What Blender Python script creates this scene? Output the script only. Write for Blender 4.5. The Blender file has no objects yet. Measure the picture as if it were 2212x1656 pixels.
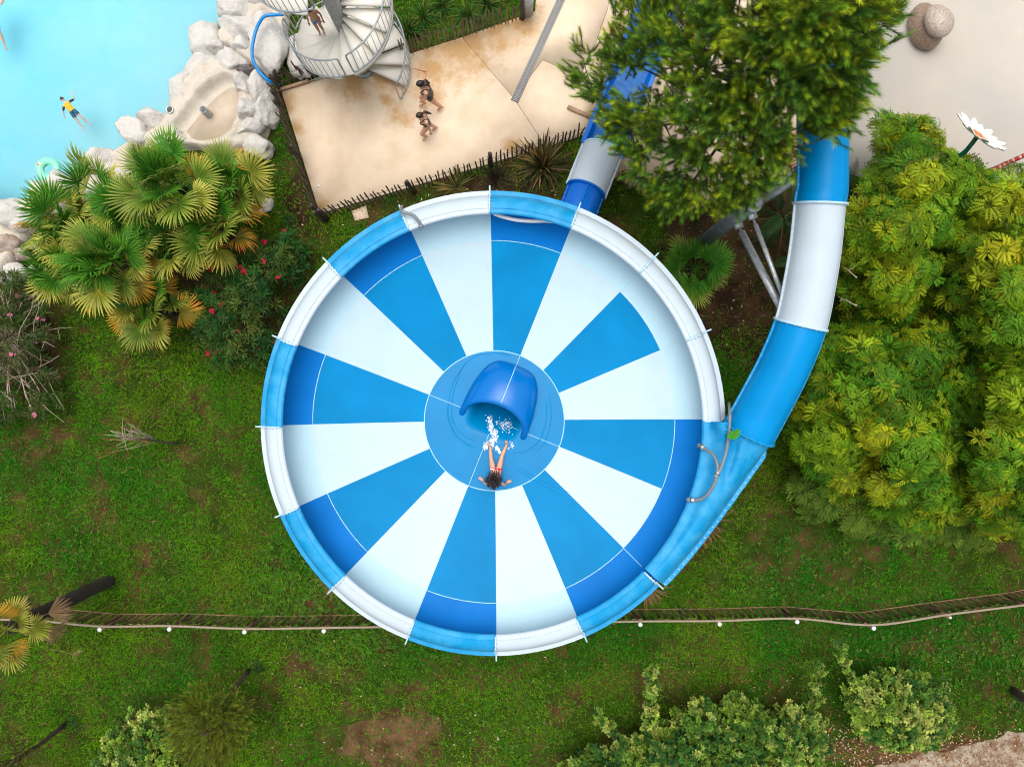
import bpy, bmesh, math, random
import numpy as np
from mathutils import Vector, Matrix, noise

# ------------------------------------------------------------------ camera, sky, sun, exposure
rng = np.random.default_rng(7)
random.seed(7)
scene = bpy.context.scene
COL = scene.collection
H = 20.0                       # camera height in metres
W_PX, H_PX, F_PX = 2211.0, 1656.0, 1535.0
CX, CY = W_PX / 2, H_PX / 2

cam_data = bpy.data.cameras.new('camera')
cam_data.sensor_width = 36.0
cam_data.sensor_fit = 'HORIZONTAL'
cam_data.lens = 36.0 * F_PX / W_PX
cam_data.clip_end = 500.0
cam = bpy.data.objects.new('camera', cam_data)
cam.location = (0, 0, H)
COL.objects.link(cam)
scene.camera = cam

SUN_EL, SUN_AZ = math.radians(81), math.radians(100)     # azimuth: anticlockwise from +X
world = bpy.data.worlds.new('World')
scene.world = world
world.use_nodes = True
wn, wl = world.node_tree.nodes, world.node_tree.links
wn.clear()
sky = wn.new('ShaderNodeTexSky')
sky.sky_type = 'NISHITA'
sky.sun_disc = False
sky.sun_elevation = SUN_EL
sky.sun_rotation = math.pi / 2 - SUN_AZ
sky.air_density = 1.0
sky.dust_density = 6.0
sky.ozone_density = 1.0
hsv = wn.new('ShaderNodeHueSaturation')                  # cloud cover: a paler, greyer sky
hsv.inputs['Saturation'].default_value = 0.22
bg = wn.new('ShaderNodeBackground')
bg.inputs['Strength'].default_value = 0.15
wo = wn.new('ShaderNodeOutputWorld')
wl.new(sky.outputs[0], hsv.inputs['Color'])
wl.new(hsv.outputs[0], bg.inputs['Color'])
wl.new(bg.outputs[0], wo.inputs['Surface'])

sun_data = bpy.data.lights.new('sun', 'SUN')
sun_data.energy = 0.8
sun_data.angle = math.radians(50)
sun_data.color = (1.0, 0.95, 0.87)
sun = bpy.data.objects.new('sun', sun_data)
sdir = Vector((math.cos(SUN_EL) * math.cos(SUN_AZ), math.cos(SUN_EL) * math.sin(SUN_AZ), math.sin(SUN_EL)))
sun.rotation_euler = sdir.to_track_quat('Z', 'Y').to_euler()
sun.location = (15, 10, 30)
COL.objects.link(sun)

scene.view_settings.view_transform = 'Standard'
scene.view_settings.look = 'None'
scene.view_settings.exposure = 0.44
scene.view_settings.gamma = 1.0
scene.cycles.max_bounces = 8
scene.cycles.transparent_max_bounces = 12
scene.cycles.use_denoising = True
scene.cycles.filter_width = 1.1

# ------------------------------------------------------------------ helpers
def P(x, y, z=0.0):
    s = (H - z) / F_PX
    return Vector(((x - CX) * s, (CY - y) * s, z))

def lin(r, g, b):
    f = lambda c: (c / 255 / 12.92) if c / 255 <= 0.04045 else ((c / 255 + 0.055) / 1.055) ** 2.4
    return (f(r), f(g), f(b))

ORG = {}
def org(o):
    return ORG[o.name] if o is not None else Vector((0, 0, 0))

def tag(o, label=None, cat=None, group=None, kind=None):
    if label: o['label'] = label
    if cat: o['category'] = cat
    if group: o['group'] = group
    if kind: o['kind'] = kind
    return o

def thing(name, label, cat, loc, group=None):
    o = bpy.data.objects.new(name, None)
    o.empty_display_size = 0.2
    o.location = loc
    COL.objects.link(o)
    ORG[o.name] = Vector(loc)
    return tag(o, label, cat, group)

def np_mesh(name, V, F, smooth=False, col=None):
    """V (n,3); F = list of face arrays each (m,k) or list of index lists"""
    me = bpy.data.meshes.new(name)
    V = np.asarray(V, dtype=np.float32).reshape(-1, 3)
    if isinstance(F, np.ndarray):
        F = [F]
    if len(F) and isinstance(F[0], np.ndarray):
        loops = np.concatenate([f.reshape(-1) for f in F]).astype(np.int32)
        tot = np.concatenate([np.full(len(f), f.shape[1], np.int32) for f in F])
    else:
        loops = np.fromiter((i for f in F for i in f), np.int32)
        tot = np.fromiter((len(f) for f in F), np.int32)
    start = np.concatenate([[0], np.cumsum(tot)[:-1]]).astype(np.int32)
    me.vertices.add(len(V)); me.vertices.foreach_set('co', V.reshape(-1))
    me.loops.add(len(loops)); me.loops.foreach_set('vertex_index', loops)
    me.polygons.add(len(tot)); me.polygons.foreach_set('loop_start', start)
    if smooth:
        me.polygons.foreach_set('use_smooth', np.ones(len(tot), bool))
    me.update(calc_edges=True)
    if col is not None:
        a = me.attributes.new('col', 'FLOAT_COLOR', 'POINT')
        c = np.ones((len(V), 4), np.float32); c[:, :3] = np.asarray(col, np.float32)
        a.data.foreach_set('color', c.reshape(-1))
    return me

def put(name, me, mat=None, parent=None, loc=(0, 0, 0), rot=None, scale=None):
    """an object showing mesh data me with its origin at world point loc"""
    if mat is not None and not me.materials:
        me.materials.append(mat)
    o = bpy.data.objects.new(name, me)
    COL.objects.link(o)
    ORG[o.name] = Vector(loc)
    o.location = Vector(loc) - org(parent)
    if rot is not None: o.rotation_euler = rot
    if scale is not None: o.scale = scale
    if parent is not None: o.parent = parent
    return o

def solid(name, V, F, mat, parent=None, smooth=False, col=None, loc=None):
    """world-space geometry; origin at its parent's origin, or at its own foot when top-level"""
    V = np.asarray([tuple(v) for v in V] if not isinstance(V, np.ndarray) else V, dtype=np.float64).reshape(-1, 3)
    if loc is None:
        if parent is not None: loc = org(parent)
        else: loc = Vector((V[:, 0].mean(), V[:, 1].mean(), V[:, 2].min()))
    me = np_mesh(name, V - np.array(tuple(loc)), F, smooth, col)
    return put(name, me, mat, parent, loc)

class MB:
    def __init__(s): s.v = []; s.f = []
    def add(s, V, F):
        o = len(s.v); s.v.extend([tuple(v) for v in V]); s.f.extend([[i + o for i in f] for f in F]); return s
    def box(s, c, size, R=None):
        c = Vector(c); h = Vector(size) / 2
        V = [Vector((x * h.x, y * h.y, z * h.z)) for x in (-1, 1) for y in (-1, 1) for z in (-1, 1)]
        if R is not None: V = [R @ v for v in V]
        return s.add([c + v for v in V], [(0, 1, 3, 2), (4, 6, 7, 5), (0, 4, 5, 1), (2, 3, 7, 6), (0, 2, 6, 4), (1, 5, 7, 3)])
    def tube(s, pts, r, n=8, cap=True, closed=False):
        pts = [Vector(p) for p in pts]; m = len(pts)
        rs = r if isinstance(r, (list, tuple, np.ndarray)) else [r] * m
        V = []; F = []; up = None
        for i, p in enumerate(pts):
            if closed: t = pts[(i + 1) % m] - pts[i - 1]
            else: t = pts[min(i + 1, m - 1)] - pts[max(i - 1, 0)]
            if t.length < 1e-9: t = Vector((0, 0, 1))
            t.normalize()
            if up is None:
                up = Vector((0, 0, 1)) if abs(t.z) < 0.9 else Vector((1, 0, 0))
            a = (up - t * up.dot(t))
            if a.length < 1e-6: a = t.orthogonal()
            a.normalize(); up = a; b = t.cross(a)
            for k in range(n):
                an = 2 * math.pi * k / n
                V.append(p + (a * math.cos(an) + b * math.sin(an)) * rs[i])
        for i in range(m if closed else m - 1):
            j = (i + 1) % m
            for k in range(n):
                F.append((i * n + k, i * n + (k + 1) % n, j * n + (k + 1) % n, j * n + k))
        if cap and not closed:
            F.append(tuple(range(n - 1, -1, -1))); F.append(tuple(range((m - 1) * n, m * n)))
        return s.add(V, F)
    def cyl(s, a, b, r, n=12, r2=None): return s.tube([a, b], [r, r if r2 is None else r2], n)
    def ball(s, c, r, n=10, m=6, sc=(1, 1, 1), R=None):
        V = []; F = []
        for i in range(m + 1):
            th = math.pi * i / m
            for k in range(n):
                ph = 2 * math.pi * k / n
                v = Vector((math.sin(th) * math.cos(ph) * sc[0], math.sin(th) * math.sin(ph) * sc[1], math.cos(th) * sc[2])) * r
                if R is not None: v = R @ v
                V.append(Vector(c) + v)
        for i in range(m):
            for k in range(n):
                F.append((i * n + k, (i + 1) * n + k, (i + 1) * n + (k + 1) % n, i * n + (k + 1) % n))
        return s.add(V, F)
    def grid(s, rows, closed=False):
        m = len(rows[0]); V = [p for r in rows for p in r]; F = []
        for i in range(len(rows) - 1):
            for k in range(m if closed else m - 1):
                F.append((i * m + k, i * m + (k + 1) % m, (i + 1) * m + (k + 1) % m, (i + 1) * m + k))
        return s.add(V, F)
    def prism(s, poly, z0, z1):
        n = len(poly); V = [(p[0], p[1], z0) for p in poly] + [(p[0], p[1], z1) for p in poly]
        F = [tuple(range(n - 1, -1, -1)), tuple(range(n, 2 * n))] + [(i, (i + 1) % n, n + (i + 1) % n, n + i) for i in range(n)]
        return s.add(V, F)
    def build(s, name, mat, parent=None, smooth=False, loc=None, col=None):
        return solid(name, np.array(s.v), s.f, mat, parent, smooth, col, loc)
    def mesh(s, name, smooth=False, col=None):
        return np_mesh(name, np.array(s.v), s.f, smooth, col)

def smooth_curve(pts, n=8, closed=False):
    """Catmull-Rom through Vectors"""
    pts = [Vector(p) for p in pts]; m = len(pts); out = []
    for i in range(m if closed else m - 1):
        if closed: p0, p1, p2, p3 = pts[i - 1], pts[i], pts[(i + 1) % m], pts[(i + 2) % m]
        else: p0, p1, p2, p3 = pts[max(i - 1, 0)], pts[i], pts[i + 1], pts[min(i + 2, m - 1)]
        for k in range(n):
            t = k / n
            out.append(0.5 * ((2 * p1) + (p2 - p0) * t + (2 * p0 - 5 * p1 + 4 * p2 - p3) * t * t + (3 * p1 - p0 - 3 * p2 + p3) * t ** 3))
    if not closed: out.append(pts[-1])
    return out

def arc_points(pts, spacing):
    """points and directions evenly spaced along a polyline"""
    out = []; acc = 0.0; want = 0.0
    for a, b in zip(pts[:-1], pts[1:]):
        L = (b - a).length
        while want <= acc + L and L > 0:
            t = (want - acc) / L
            out.append((a.lerp(b, t), (b - a).normalized())); want += spacing
        acc += L
    return out

def in_poly(x, y, poly):
    x = np.asarray(x); y = np.asarray(y); r = np.zeros(x.shape, bool); n = len(poly)
    for i in range(n):
        x1, y1 = poly[i]; x2, y2 = poly[(i + 1) % n]
        if y1 == y2: continue
        c = ((y1 > y) != (y2 > y)) & (x < (x2 - x1) * (y - y1) / (y2 - y1) + x1)
        r ^= c
    return r

def edge_dist(x, y, poly):
    d = np.full(np.shape(x), 1e9); n = len(poly)
    for i in range(n):
        ax, ay = poly[i]; bx, by = poly[(i + 1) % n]
        L2 = (bx - ax) ** 2 + (by - ay) ** 2 + 1e-9
        t = np.clip(((x - ax) * (bx - ax) + (y - ay) * (by - ay)) / L2, 0, 1)
        d = np.minimum(d, np.hypot(x - ax - t * (bx - ax), y - ay - t * (by - ay)))
    return d

_hash = rng.random((256, 256))
def vnoise(x, y):
    xi = np.floor(x).astype(int); yi = np.floor(y).astype(int); fx = x - xi; fy = y - yi
    fx = fx * fx * (3 - 2 * fx); fy = fy * fy * (3 - 2 * fy)
    g = lambda a, b: _hash[a & 255, b & 255]
    return (g(xi, yi) * (1 - fx) + g(xi + 1, yi) * fx) * (1 - fy) + (g(xi, yi + 1) * (1 - fx) + g(xi + 1, yi + 1) * fx) * fy
def fbm(x, y, o=4):
    s = 0; a = 0.5; t = 0
    for k in range(o):
        s = s + a * vnoise(x * 2 ** k + 17.3 * k, y * 2 ** k + 9.1 * k); t += a; a *= 0.5
    return s / t

# ------------------------------------------------------------------ materials
MATS = {}
def M(name, base, rough=0.6, var=0.12, scale=3.0, col2=None, c2scale=2.0, c2lo=0.45, c2hi=0.65, bump=0.0, bscale=40.0,
      metal=0.0, coat=0.0, attr=False, trans=0.0, spec=0.5, rnd=0.0, detail=6.0):
    m = bpy.data.materials.new(name); MATS[name] = m
    m.use_nodes = True
    nt = m.node_tree; N = nt.nodes; L = nt.links; N.clear()
    out = N.new('ShaderNodeOutputMaterial'); bs = N.new('ShaderNodeBsdfPrincipled')
    bs.inputs['Roughness'].default_value = rough; bs.inputs['Metallic'].default_value = metal
    bs.inputs['Specular IOR Level'].default_value = spec
    if coat: bs.inputs['Coat Weight'].default_value = coat; bs.inputs['Coat Roughness'].default_value = 0.08
    geo = N.new('ShaderNodeNewGeometry')
    if attr:
        at = N.new('ShaderNodeAttribute'); at.attribute_name = 'col'; c = at.outputs['Color']
    else:
        rgb = N.new('ShaderNodeRGB'); rgb.outputs[0].default_value = (*base, 1); c = rgb.outputs[0]
    if col2 is not None:
        n2 = N.new('ShaderNodeTexNoise'); n2.inputs['Scale'].default_value = c2scale; n2.inputs['Detail'].default_value = detail
        n2.inputs['Roughness'].default_value = 0.65
        L.new(geo.outputs['Position'], n2.inputs['Vector'])
        mr = N.new('ShaderNodeMapRange'); mr.inputs[1].default_value = c2lo; mr.inputs[2].default_value = c2hi
        L.new(n2.outputs['Fac'], mr.inputs[0])
        mx = N.new('ShaderNodeMix'); mx.data_type = 'RGBA'
        L.new(mr.outputs[0], mx.inputs[0]); L.new(c, mx.inputs[6]); mx.inputs[7].default_value = (*col2, 1)
        c = mx.outputs[2]
    if var:
        n1 = N.new('ShaderNodeTexNoise'); n1.inputs['Scale'].default_value = scale; n1.inputs['Detail'].default_value = 5
        L.new(geo.outputs['Position'], n1.inputs['Vector'])
        m1 = N.new('ShaderNodeMapRange'); m1.inputs[1].default_value = 0.25; m1.inputs[2].default_value = 0.75
        m1.inputs[3].default_value = 1 - var; m1.inputs[4].default_value = 1 + var
        L.new(n1.outputs['Fac'], m1.inputs[0])
        val = m1.outputs[0]
        if rnd:
            oi = N.new('ShaderNodeObjectInfo'); m3 = N.new('ShaderNodeMapRange')
            m3.inputs[3].default_value = 1 - rnd; m3.inputs[4].default_value = 1 + rnd
            L.new(oi.outputs['Random'], m3.inputs[0])
            mm = N.new('ShaderNodeMath'); mm.operation = 'MULTIPLY'; L.new(val, mm.inputs[0]); L.new(m3.outputs[0], mm.inputs[1]); val = mm.outputs[0]
        sc = N.new('ShaderNodeVectorMath'); sc.operation = 'SCALE'
        L.new(c, sc.inputs[0]); L.new(val, sc.inputs['Scale']); c = sc.outputs[0]
    L.new(c, bs.inputs['Base Color'])
    if bump:
        nb = N.new('ShaderNodeTexNoise'); nb.inputs['Scale'].default_value = bscale; nb.inputs['Detail'].default_value = 6
        L.new(geo.outputs['Position'], nb.inputs['Vector'])
        bp = N.new('ShaderNodeBump'); bp.inputs['Strength'].default_value = bump; bp.inputs['Distance'].default_value = 0.05
        L.new(nb.outputs['Fac'], bp.inputs['Height']); L.new(bp.outputs[0], bs.inputs['Normal'])
    if trans:
        tr = N.new('ShaderNodeBsdfTranslucent'); L.new(c, tr.inputs['Color'])
        ms = N.new('ShaderNodeMixShader'); ms.inputs[0].default_value = trans
        L.new(bs.outputs[0], ms.inputs[1]); L.new(tr.outputs[0], ms.inputs[2]); L.new(ms.outputs[0], out.inputs[0])
    else:
        L.new(bs.outputs[0], out.inputs[0])
    return m

BLUE = (0.0, 0.19, 0.44)
WHITE = (0.41, 0.545, 0.615)  # white with cyan bounce from the blue panels mixed into the colour
m_blue = M('blue_fibreglass', BLUE, 0.3, 0.12, 0.9, spec=0.04, col2=(0.0, 0.21, 0.47), c2scale=0.7, c2lo=0.45, c2hi=0.75)
m_wallblue = M('deep_blue_wall_fibreglass', (0.0, 0.150, 0.49), 0.3, 0.10, 1.2, spec=0.05, col2=(0.05, 0.24, 0.58), c2scale=7, c2lo=0.68, c2hi=0.80)
m_white = M('white_fibreglass', WHITE, 0.3, 0.03, 1.2, spec=0.3, col2=(0.36, 0.50, 0.555), c2scale=1.1, c2lo=0.5, c2hi=0.85)
m_wallwhite = M('bounce_tinted_white_wall', (0.385, 0.58, 0.665), 0.3, 0.04, 1.2, spec=0.2, col2=(0.38, 0.55, 0.62), c2scale=1.6, c2lo=0.55, c2hi=0.85)  # white wall panels, bounce light off the blue ones tinted into the base
m_rimblue = M('weathered_blue_fibreglass', (0.0, 0.245, 0.52), 0.5, 0.06, 3.0, col2=(0.05, 0.33, 0.60), c2scale=2.2, c2lo=0.42, c2hi=0.72, spec=0.25, detail=10)
m_rimwhite = M('weathered_white_fibreglass', (0.47, 0.55, 0.61), 0.42, 0.04, 2.0, spec=0.2, col2=(0.42, 0.47, 0.50), c2scale=7.0, c2lo=0.62, c2hi=0.80)
m_seam = M('pale_joint_sealant', (0.45, 0.75, 0.85), 0.5, 0.1)
m_bolt = M('zinc_bolt', (0.55, 0.6, 0.65), 0.4, 0.1, metal=0.3)
m_tubeblue = M('deep_blue_fibreglass', (0.0, 0.125, 0.56), 0.3, 0.06, 1.5, spec=0.3, col2=(0.0, 0.20, 0.62), c2scale=1.2, c2lo=0.5, c2hi=0.8)
m_inletblue = M('sky_blue_fibreglass', (0.0, 0.225, 0.54), 0.3, 0.08, 1.5, spec=0.12)
m_galv = M('galvanised_steel', (0.42, 0.45, 0.47), 0.45, 0.18, 8.0, metal=0.45, col2=(0.30, 0.33, 0.35), c2scale=12)
m_darksteel = M('dull_grey_steel', (0.16, 0.19, 0.21), 0.5, 0.2, 5.0, metal=0.3, col2=(0.25, 0.27, 0.28), c2scale=6)
m_hose = M('grey_hose', (0.17, 0.20, 0.22), 0.5, 0.15, 10)
m_bluehose = M('blue_hose', (0.0, 0.22, 0.60), 0.4, 0.1, 10)
m_treadwhite = M('cream_stair_tread', (0.74, 0.70, 0.62), 0.55, 0.06, 3.0, col2=(0.60, 0.55, 0.46), c2scale=5, c2lo=0.62, c2hi=0.85)
m_concpost = M('grey_concrete_post', (0.36, 0.35, 0.33), 0.8, 0.2, 7.0, bump=0.3)
m_picket = M('chestnut_picket', (0.11, 0.068, 0.045), 0.85, 0.3, 18.0, rnd=0.4)
m_picket2 = M('bleached_chestnut_picket', (0.20, 0.13, 0.085), 0.85, 0.3, 18.0, rnd=0.35)
m_slat = M('brown_timber_slat', (0.22, 0.125, 0.068), 0.85, 0.25, 14.0, rnd=0.45)
m_rope = M('hemp_rope', (0.34, 0.26, 0.19), 0.9, 0.3, 40.0, bump=0.5, bscale=60)
m_wire = M('dark_wire', (0.08, 0.07, 0.06), 0.6, 0.1)
m_capwhite = M('white_post_cap', (0.72, 0.73, 0.75), 0.5, 0.05)
m_timber = M('weathered_timber_post', (0.07, 0.052, 0.042), 0.9, 0.3, 12, bump=0.5)
m_timberpale = M('pale_timber_kerb', (0.40, 0.26, 0.16), 0.85, 0.25, 9)
m_bark = M('brown_bark', (0.075, 0.052, 0.036), 0.95, 0.35, 14, bump=0.8, bscale=25)
m_palmbark = M('fibrous_palm_bark', (0.035, 0.026, 0.019), 0.95, 0.4, 20, bump=1.0, bscale=30)
m_greytwig = M('pale_bare_twig', (0.36, 0.29, 0.22), 0.9, 0.25, 10)
m_leaf = M('leaf', (1, 1, 1), 0.6, 0.18, 3.0, attr=True, trans=0.12, spec=0.1)
m_gloss = M('glossy_leaf', (1, 1, 1), 0.5, 0.12, 5.0, attr=True, trans=0.10, spec=0.08)
m_grass = M('grass_blades', (1, 1, 1), 0.7, 0.2, 0.8, attr=True, trans=0.12, spec=0.05)
m_frond = M('palm_frond', (1, 1, 1), 0.42, 0.2, 2.5, attr=True, trans=0.12, spec=0.2, rnd=0.25)
m_rock = M('pale_limestone', (0.56, 0.535, 0.50), 0.9, 0.18, 3.4, col2=(0.33, 0.30, 0.27), c2scale=3.4, c2lo=0.50, c2hi=0.82, bump=1.0, bscale=8, spec=0.15, detail=12)
m_rockwarm = M('sandy_artificial_rock', (0.56, 0.50, 0.42), 0.9, 0.14, 2.4, col2=(0.40, 0.35, 0.29), c2scale=2.4, c2lo=0.50, c2hi=0.72, bump=0.4, bscale=9)
m_rockdark = M('dark_basalt', (0.11, 0.10, 0.095), 0.9, 0.3, 5, bump=0.6, bscale=12)
m_rockbrown = M('brown_stained_rock', (0.34, 0.25, 0.19), 0.9, 0.3, 3, col2=(0.45, 0.41, 0.37), c2scale=4, bump=0.6, bscale=10)
m_stone = M('speckled_brown_granite', (0.19, 0.115, 0.075), 0.5, 0.25, 30, col2=(0.36, 0.28, 0.21), c2scale=26, c2lo=0.42, c2hi=0.62, bump=0.1)
m_stone2 = M('speckled_pale_granite', (0.27, 0.18, 0.125), 0.42, 0.2, 30, col2=(0.46, 0.40, 0.34), c2scale=26, c2lo=0.36, c2hi=0.56, bump=0.1)
m_skin = M('skin', (1, 1, 1), 0.5, 0.05, 12, attr=True, spec=0.4)
m_hair = M('dark_hair', (0.018, 0.012, 0.010), 0.4, 0.3, 40)
m_hairbrown = M('brown_hair', (0.045, 0.022, 0.014), 0.45, 0.3, 40)
m_black = M('black_swimsuit', (0.008, 0.008, 0.012), 0.5, 0.1)
m_navy = M('navy_swimsuit', (0.012, 0.016, 0.05), 0.5, 0.1)
m_yellow = M('yellow_rash_vest', (0.80, 0.42, 0.01), 0.7, 0.05)
m_teal = M('teal_patterned_cloth', (0.0, 0.20, 0.30), 0.7, 0.1, col2=(0.01, 0.03, 0.08), c2scale=18, c2lo=0.45, c2hi=0.55)
m_darknavy = M('dark_navy_cloth', (0.01, 0.018, 0.045), 0.7, 0.1)
m_bluecloth = M('blue_cloth', (0.03, 0.22, 0.55), 0.7, 0.1)
# ------------------------------------------------------------------ ground, pool, paving
def pw(pts, z=0.0):
    return [P(x, y, z) for x, y in pts]

def offset_poly(poly, d):
    """move every edge of an XY polygon inward by d"""
    n = len(poly); A = sum(poly[i][0] * poly[(i + 1) % n][1] - poly[(i + 1) % n][0] * poly[i][1] for i in range(n))
    s = 1 if A > 0 else -1; out = []
    for i in range(n):
        p0, p1, p2 = Vector(poly[i - 1][:2]), Vector(poly[i][:2]), Vector(poly[(i + 1) % n][:2])
        a = (p1 - p0).normalized(); b = (p2 - p1).normalized()
        na = Vector((-a.y, a.x)) * s; nb = Vector((-b.y, b.x)) * s
        m = (na + nb); k = m.length_squared
        m = na if k < 1e-6 else m * (2 * d / k) / d * 1.0
        out.append(p1 + m * d)
    return out

def sheet(name, poly, z0, z1, mat, parent=None, kind=None):
    o = MB().prism([(p[0], p[1]) for p in poly], z0, z1).build(name, mat, parent, loc=None if parent else Vector((0, 0, 0)))
    if kind: o['kind'] = kind
    return o

m_soil = M('brown_soil', (0.085, 0.043, 0.019), 0.95, 0.45, 2.2, spec=0.05, col2=(0.030, 0.056, 0.006), c2scale=0.9, c2lo=0.38, c2hi=0.53, bump=0.6, bscale=14)
m_gravel = M('pale_gravel', (0.48, 0.40, 0.31), 0.95, 0.3, 30, spec=0.1, col2=(0.20, 0.105, 0.055), c2scale=2.0, c2lo=0.42, c2hi=0.62, bump=0.5, bscale=40)
m_poolfloor = M('pale_blue_pool_liner', (0.27, 0.82, 1.0), 0.6, 0.03, 0.35, col2=(0.46, 0.89, 1.0), c2scale=0.25, c2lo=0.36, c2hi=0.66)
m_pad = M('wet_beige_splash_pad', (0.50, 0.45, 0.385), 0.75, 0.05, 0.4, col2=(0.43, 0.405, 0.365), c2scale=0.35, c2lo=0.38, c2hi=0.68, bump=0.05, bscale=60)
m_joint = M('dark_joint_filler', (0.16, 0.11, 0.07), 0.95, 0.2, 10)

# water: clear, faintly blue, rippled
m_water = bpy.data.materials.new('pool_water'); m_water.use_nodes = True
nt = m_water.node_tree; nt.nodes.clear()
_o = nt.nodes.new('ShaderNodeOutputMaterial'); _t = nt.nodes.new('ShaderNodeBsdfTransparent'); _g = nt.nodes.new('ShaderNodeBsdfGlossy')
_t.inputs[0].default_value = (0.96, 0.995, 1.0, 1); _g.inputs['Roughness'].default_value = 0.05
_fr = nt.nodes.new('ShaderNodeFresnel'); _fr.inputs[0].default_value = 1.33
_n = nt.nodes.new('ShaderNodeTexNoise'); _n.inputs['Scale'].default_value = 2.2; _n.inputs['Detail'].default_value = 4
_ge = nt.nodes.new('ShaderNodeNewGeometry'); _b = nt.nodes.new('ShaderNodeBump'); _b.inputs['Strength'].default_value = 0.05; _b.inputs['Distance'].default_value = 0.1
_mx = nt.nodes.new('ShaderNodeMixShader')
nt.links.new(_ge.outputs['Position'], _n.inputs['Vector']); nt.links.new(_n.outputs['Fac'], _b.inputs['Height'])
nt.links.new(_b.outputs[0], _g.inputs['Normal']); nt.links.new(_b.outputs[0], _fr.inputs['Normal'])
nt.links.new(_fr.outputs[0], _mx.inputs[0]); nt.links.new(_t.outputs[0], _mx.inputs[1]); nt.links.new(_g.outputs[0], _mx.inputs[2]); nt.links.new(_mx.outputs[0], _o.inputs[0])

POOL_EDGE = [(-1400, 900), (-150, 560), (0, 480), (60, 440), (120, 415), (200, 385), (240, 345), (300, 300), (350, 265), (400, 215), (425, 165), (450, 110), (490, 60), (505, 0), (560, -120), (900, -1700)]
pe = pw(POOL_EDGE)
ground_poly = [Vector((-60, -60, 0)), Vector((60, -60, 0)), Vector((60, 60, 0)), Vector((pe[-1].x, 60, 0))] + pe[::-1] + [Vector((-60, pe[0].y, 0))]
sheet('ground', ground_poly, -1.6, 0.0, m_soil, kind='structure')
pool_poly = [Vector((-60, pe[0].y + 0.0, 0))] + pe + [Vector((pe[-1].x, 60, 0)), Vector((-60, 60, 0))]
sheet('pool_floor', pool_poly, -1.55, -1.15, m_poolfloor, kind='structure')
_ww = MB().add([(p.x, p.y, -0.10) for p in pool_poly], [tuple(range(len(pool_poly)))]).build('pool_water', m_water, loc=Vector((0, 0, 0)))
_ww['kind'] = 'structure'

# beds of bare earth in the lawn
m_bare = M('bare_dark_earth', (0.075, 0.042, 0.022), 0.95, 0.4, 3.0, spec=0.05, col2=(0.034, 0.020, 0.011), c2scale=1.4, c2lo=0.40, c2hi=0.62, bump=0.7, bscale=16, detail=10)
m_bare2 = M('dry_brown_earth', (0.15, 0.085, 0.042), 0.95, 0.35, 3.0, spec=0.05, col2=(0.075, 0.045, 0.018), c2scale=1.6, c2lo=0.40, c2hi=0.62, bump=0.7, bscale=16, detail=10)
def bed(cx, cy, rx, ry, mat, seed):
    pts = []
    for k in range(72):
        a = 2 * math.pi * k / 72; f = 1 + 0.42 * noise.fractal(Vector((math.cos(a) * 1.6 + seed, math.sin(a) * 1.6, seed)), 1.0, 2.0, 4); pts.append((cx + rx * f * math.cos(a), cy + ry * f * math.sin(a)))
    sheet('bare_soil', pw(pts, 0.004), -0.02, 0.004, mat, kind='structure')
bed(1610, 560, 170, 200, m_bare, 1.0); bed(1120, 415, 150, 40, m_bare, 2.0); bed(500, 640, 130, 120, m_bare, 3.0); bed(855, 1600, 130, 60, m_bare2, 4.0); bed(1930, 1618, 190, 30, m_bare2, 5.0); bed(655, 420, 40, 50, m_bare, 6.0); bed(1880, 1120, 60, 40, m_bare2, 7.0); bed(40, 740, 70, 130, m_bare, 8.0)
# terrace
TERRACE = [(607, 197), (690, 168), (790, 142), (880, 118), (997, 81), (1155, 25), (1165, -120), (1790, -120), (1775, 300), (1700, 372), (1480, 460), (1330, 388), (1262, 292), (1180, 318), (690, 462)]
m_terr = M('stained_beige_concrete', (0.76, 0.605, 0.44), 0.8, 0.08, 1.2, col2=(0.67, 0.495, 0.315), c2scale=1.3, c2lo=0.46, c2hi=0.78, bump=0.12, bscale=30, detail=10)
def add_stains(m, spots, color):
    nt = m.node_tree; N = nt.nodes; L = nt.links
    bs = next(n for n in N if n.type == 'BSDF_PRINCIPLED')
    src = bs.inputs['Base Color'].links[0].from_socket
    geo = next(n for n in N if n.type == 'NEW_GEOMETRY')
    acc = None
    for (x, y, r) in spots:
        p = P(x, y, 0.06)
        d = N.new('ShaderNodeVectorMath'); d.operation = 'DISTANCE'; d.inputs[1].default_value = p
        L.new(geo.outputs['Position'], d.inputs[0])
        mr = N.new('ShaderNodeMapRange'); mr.inputs[1].default_value = r * 0.0130; mr.inputs[2].default_value = 0.0
        L.new(d.outputs['Value'], mr.inputs[0])
        if acc is None: acc = mr.outputs[0]
        else:
            a = N.new('ShaderNodeMath'); a.operation = 'MAXIMUM'; L.new(acc, a.inputs[0]); L.new(mr.outputs[0], a.inputs[1]); acc = a.outputs[0]
    nz = N.new('ShaderNodeTexNoise'); nz.inputs['Scale'].default_value = 2.4; nz.inputs['Detail'].default_value = 12; nz.inputs['Roughness'].default_value = 0.78
    L.new(geo.outputs['Position'], nz.inputs['Vector'])
    s = N.new('ShaderNodeMath'); s.operation = 'MULTIPLY_ADD'; L.new(acc, s.inputs[0]); s.inputs[1].default_value = 0.42; L.new(nz.outputs['Fac'], s.inputs[2])
    mr = N.new('ShaderNodeMapRange'); mr.inputs[1].default_value = 0.62; mr.inputs[2].default_value = 0.86; L.new(s.outputs[0], mr.inputs[0]); mr.inputs[4].default_value = 0.72
    mx = N.new('ShaderNodeMix'); mx.data_type = 'RGBA'; L.new(mr.outputs[0], mx.inputs[0]); L.new(src, mx.inputs[6]); mx.inputs[7].default_value = (*color, 1)
    L.new(mx.outputs[2], bs.inputs['Base Color'])
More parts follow.
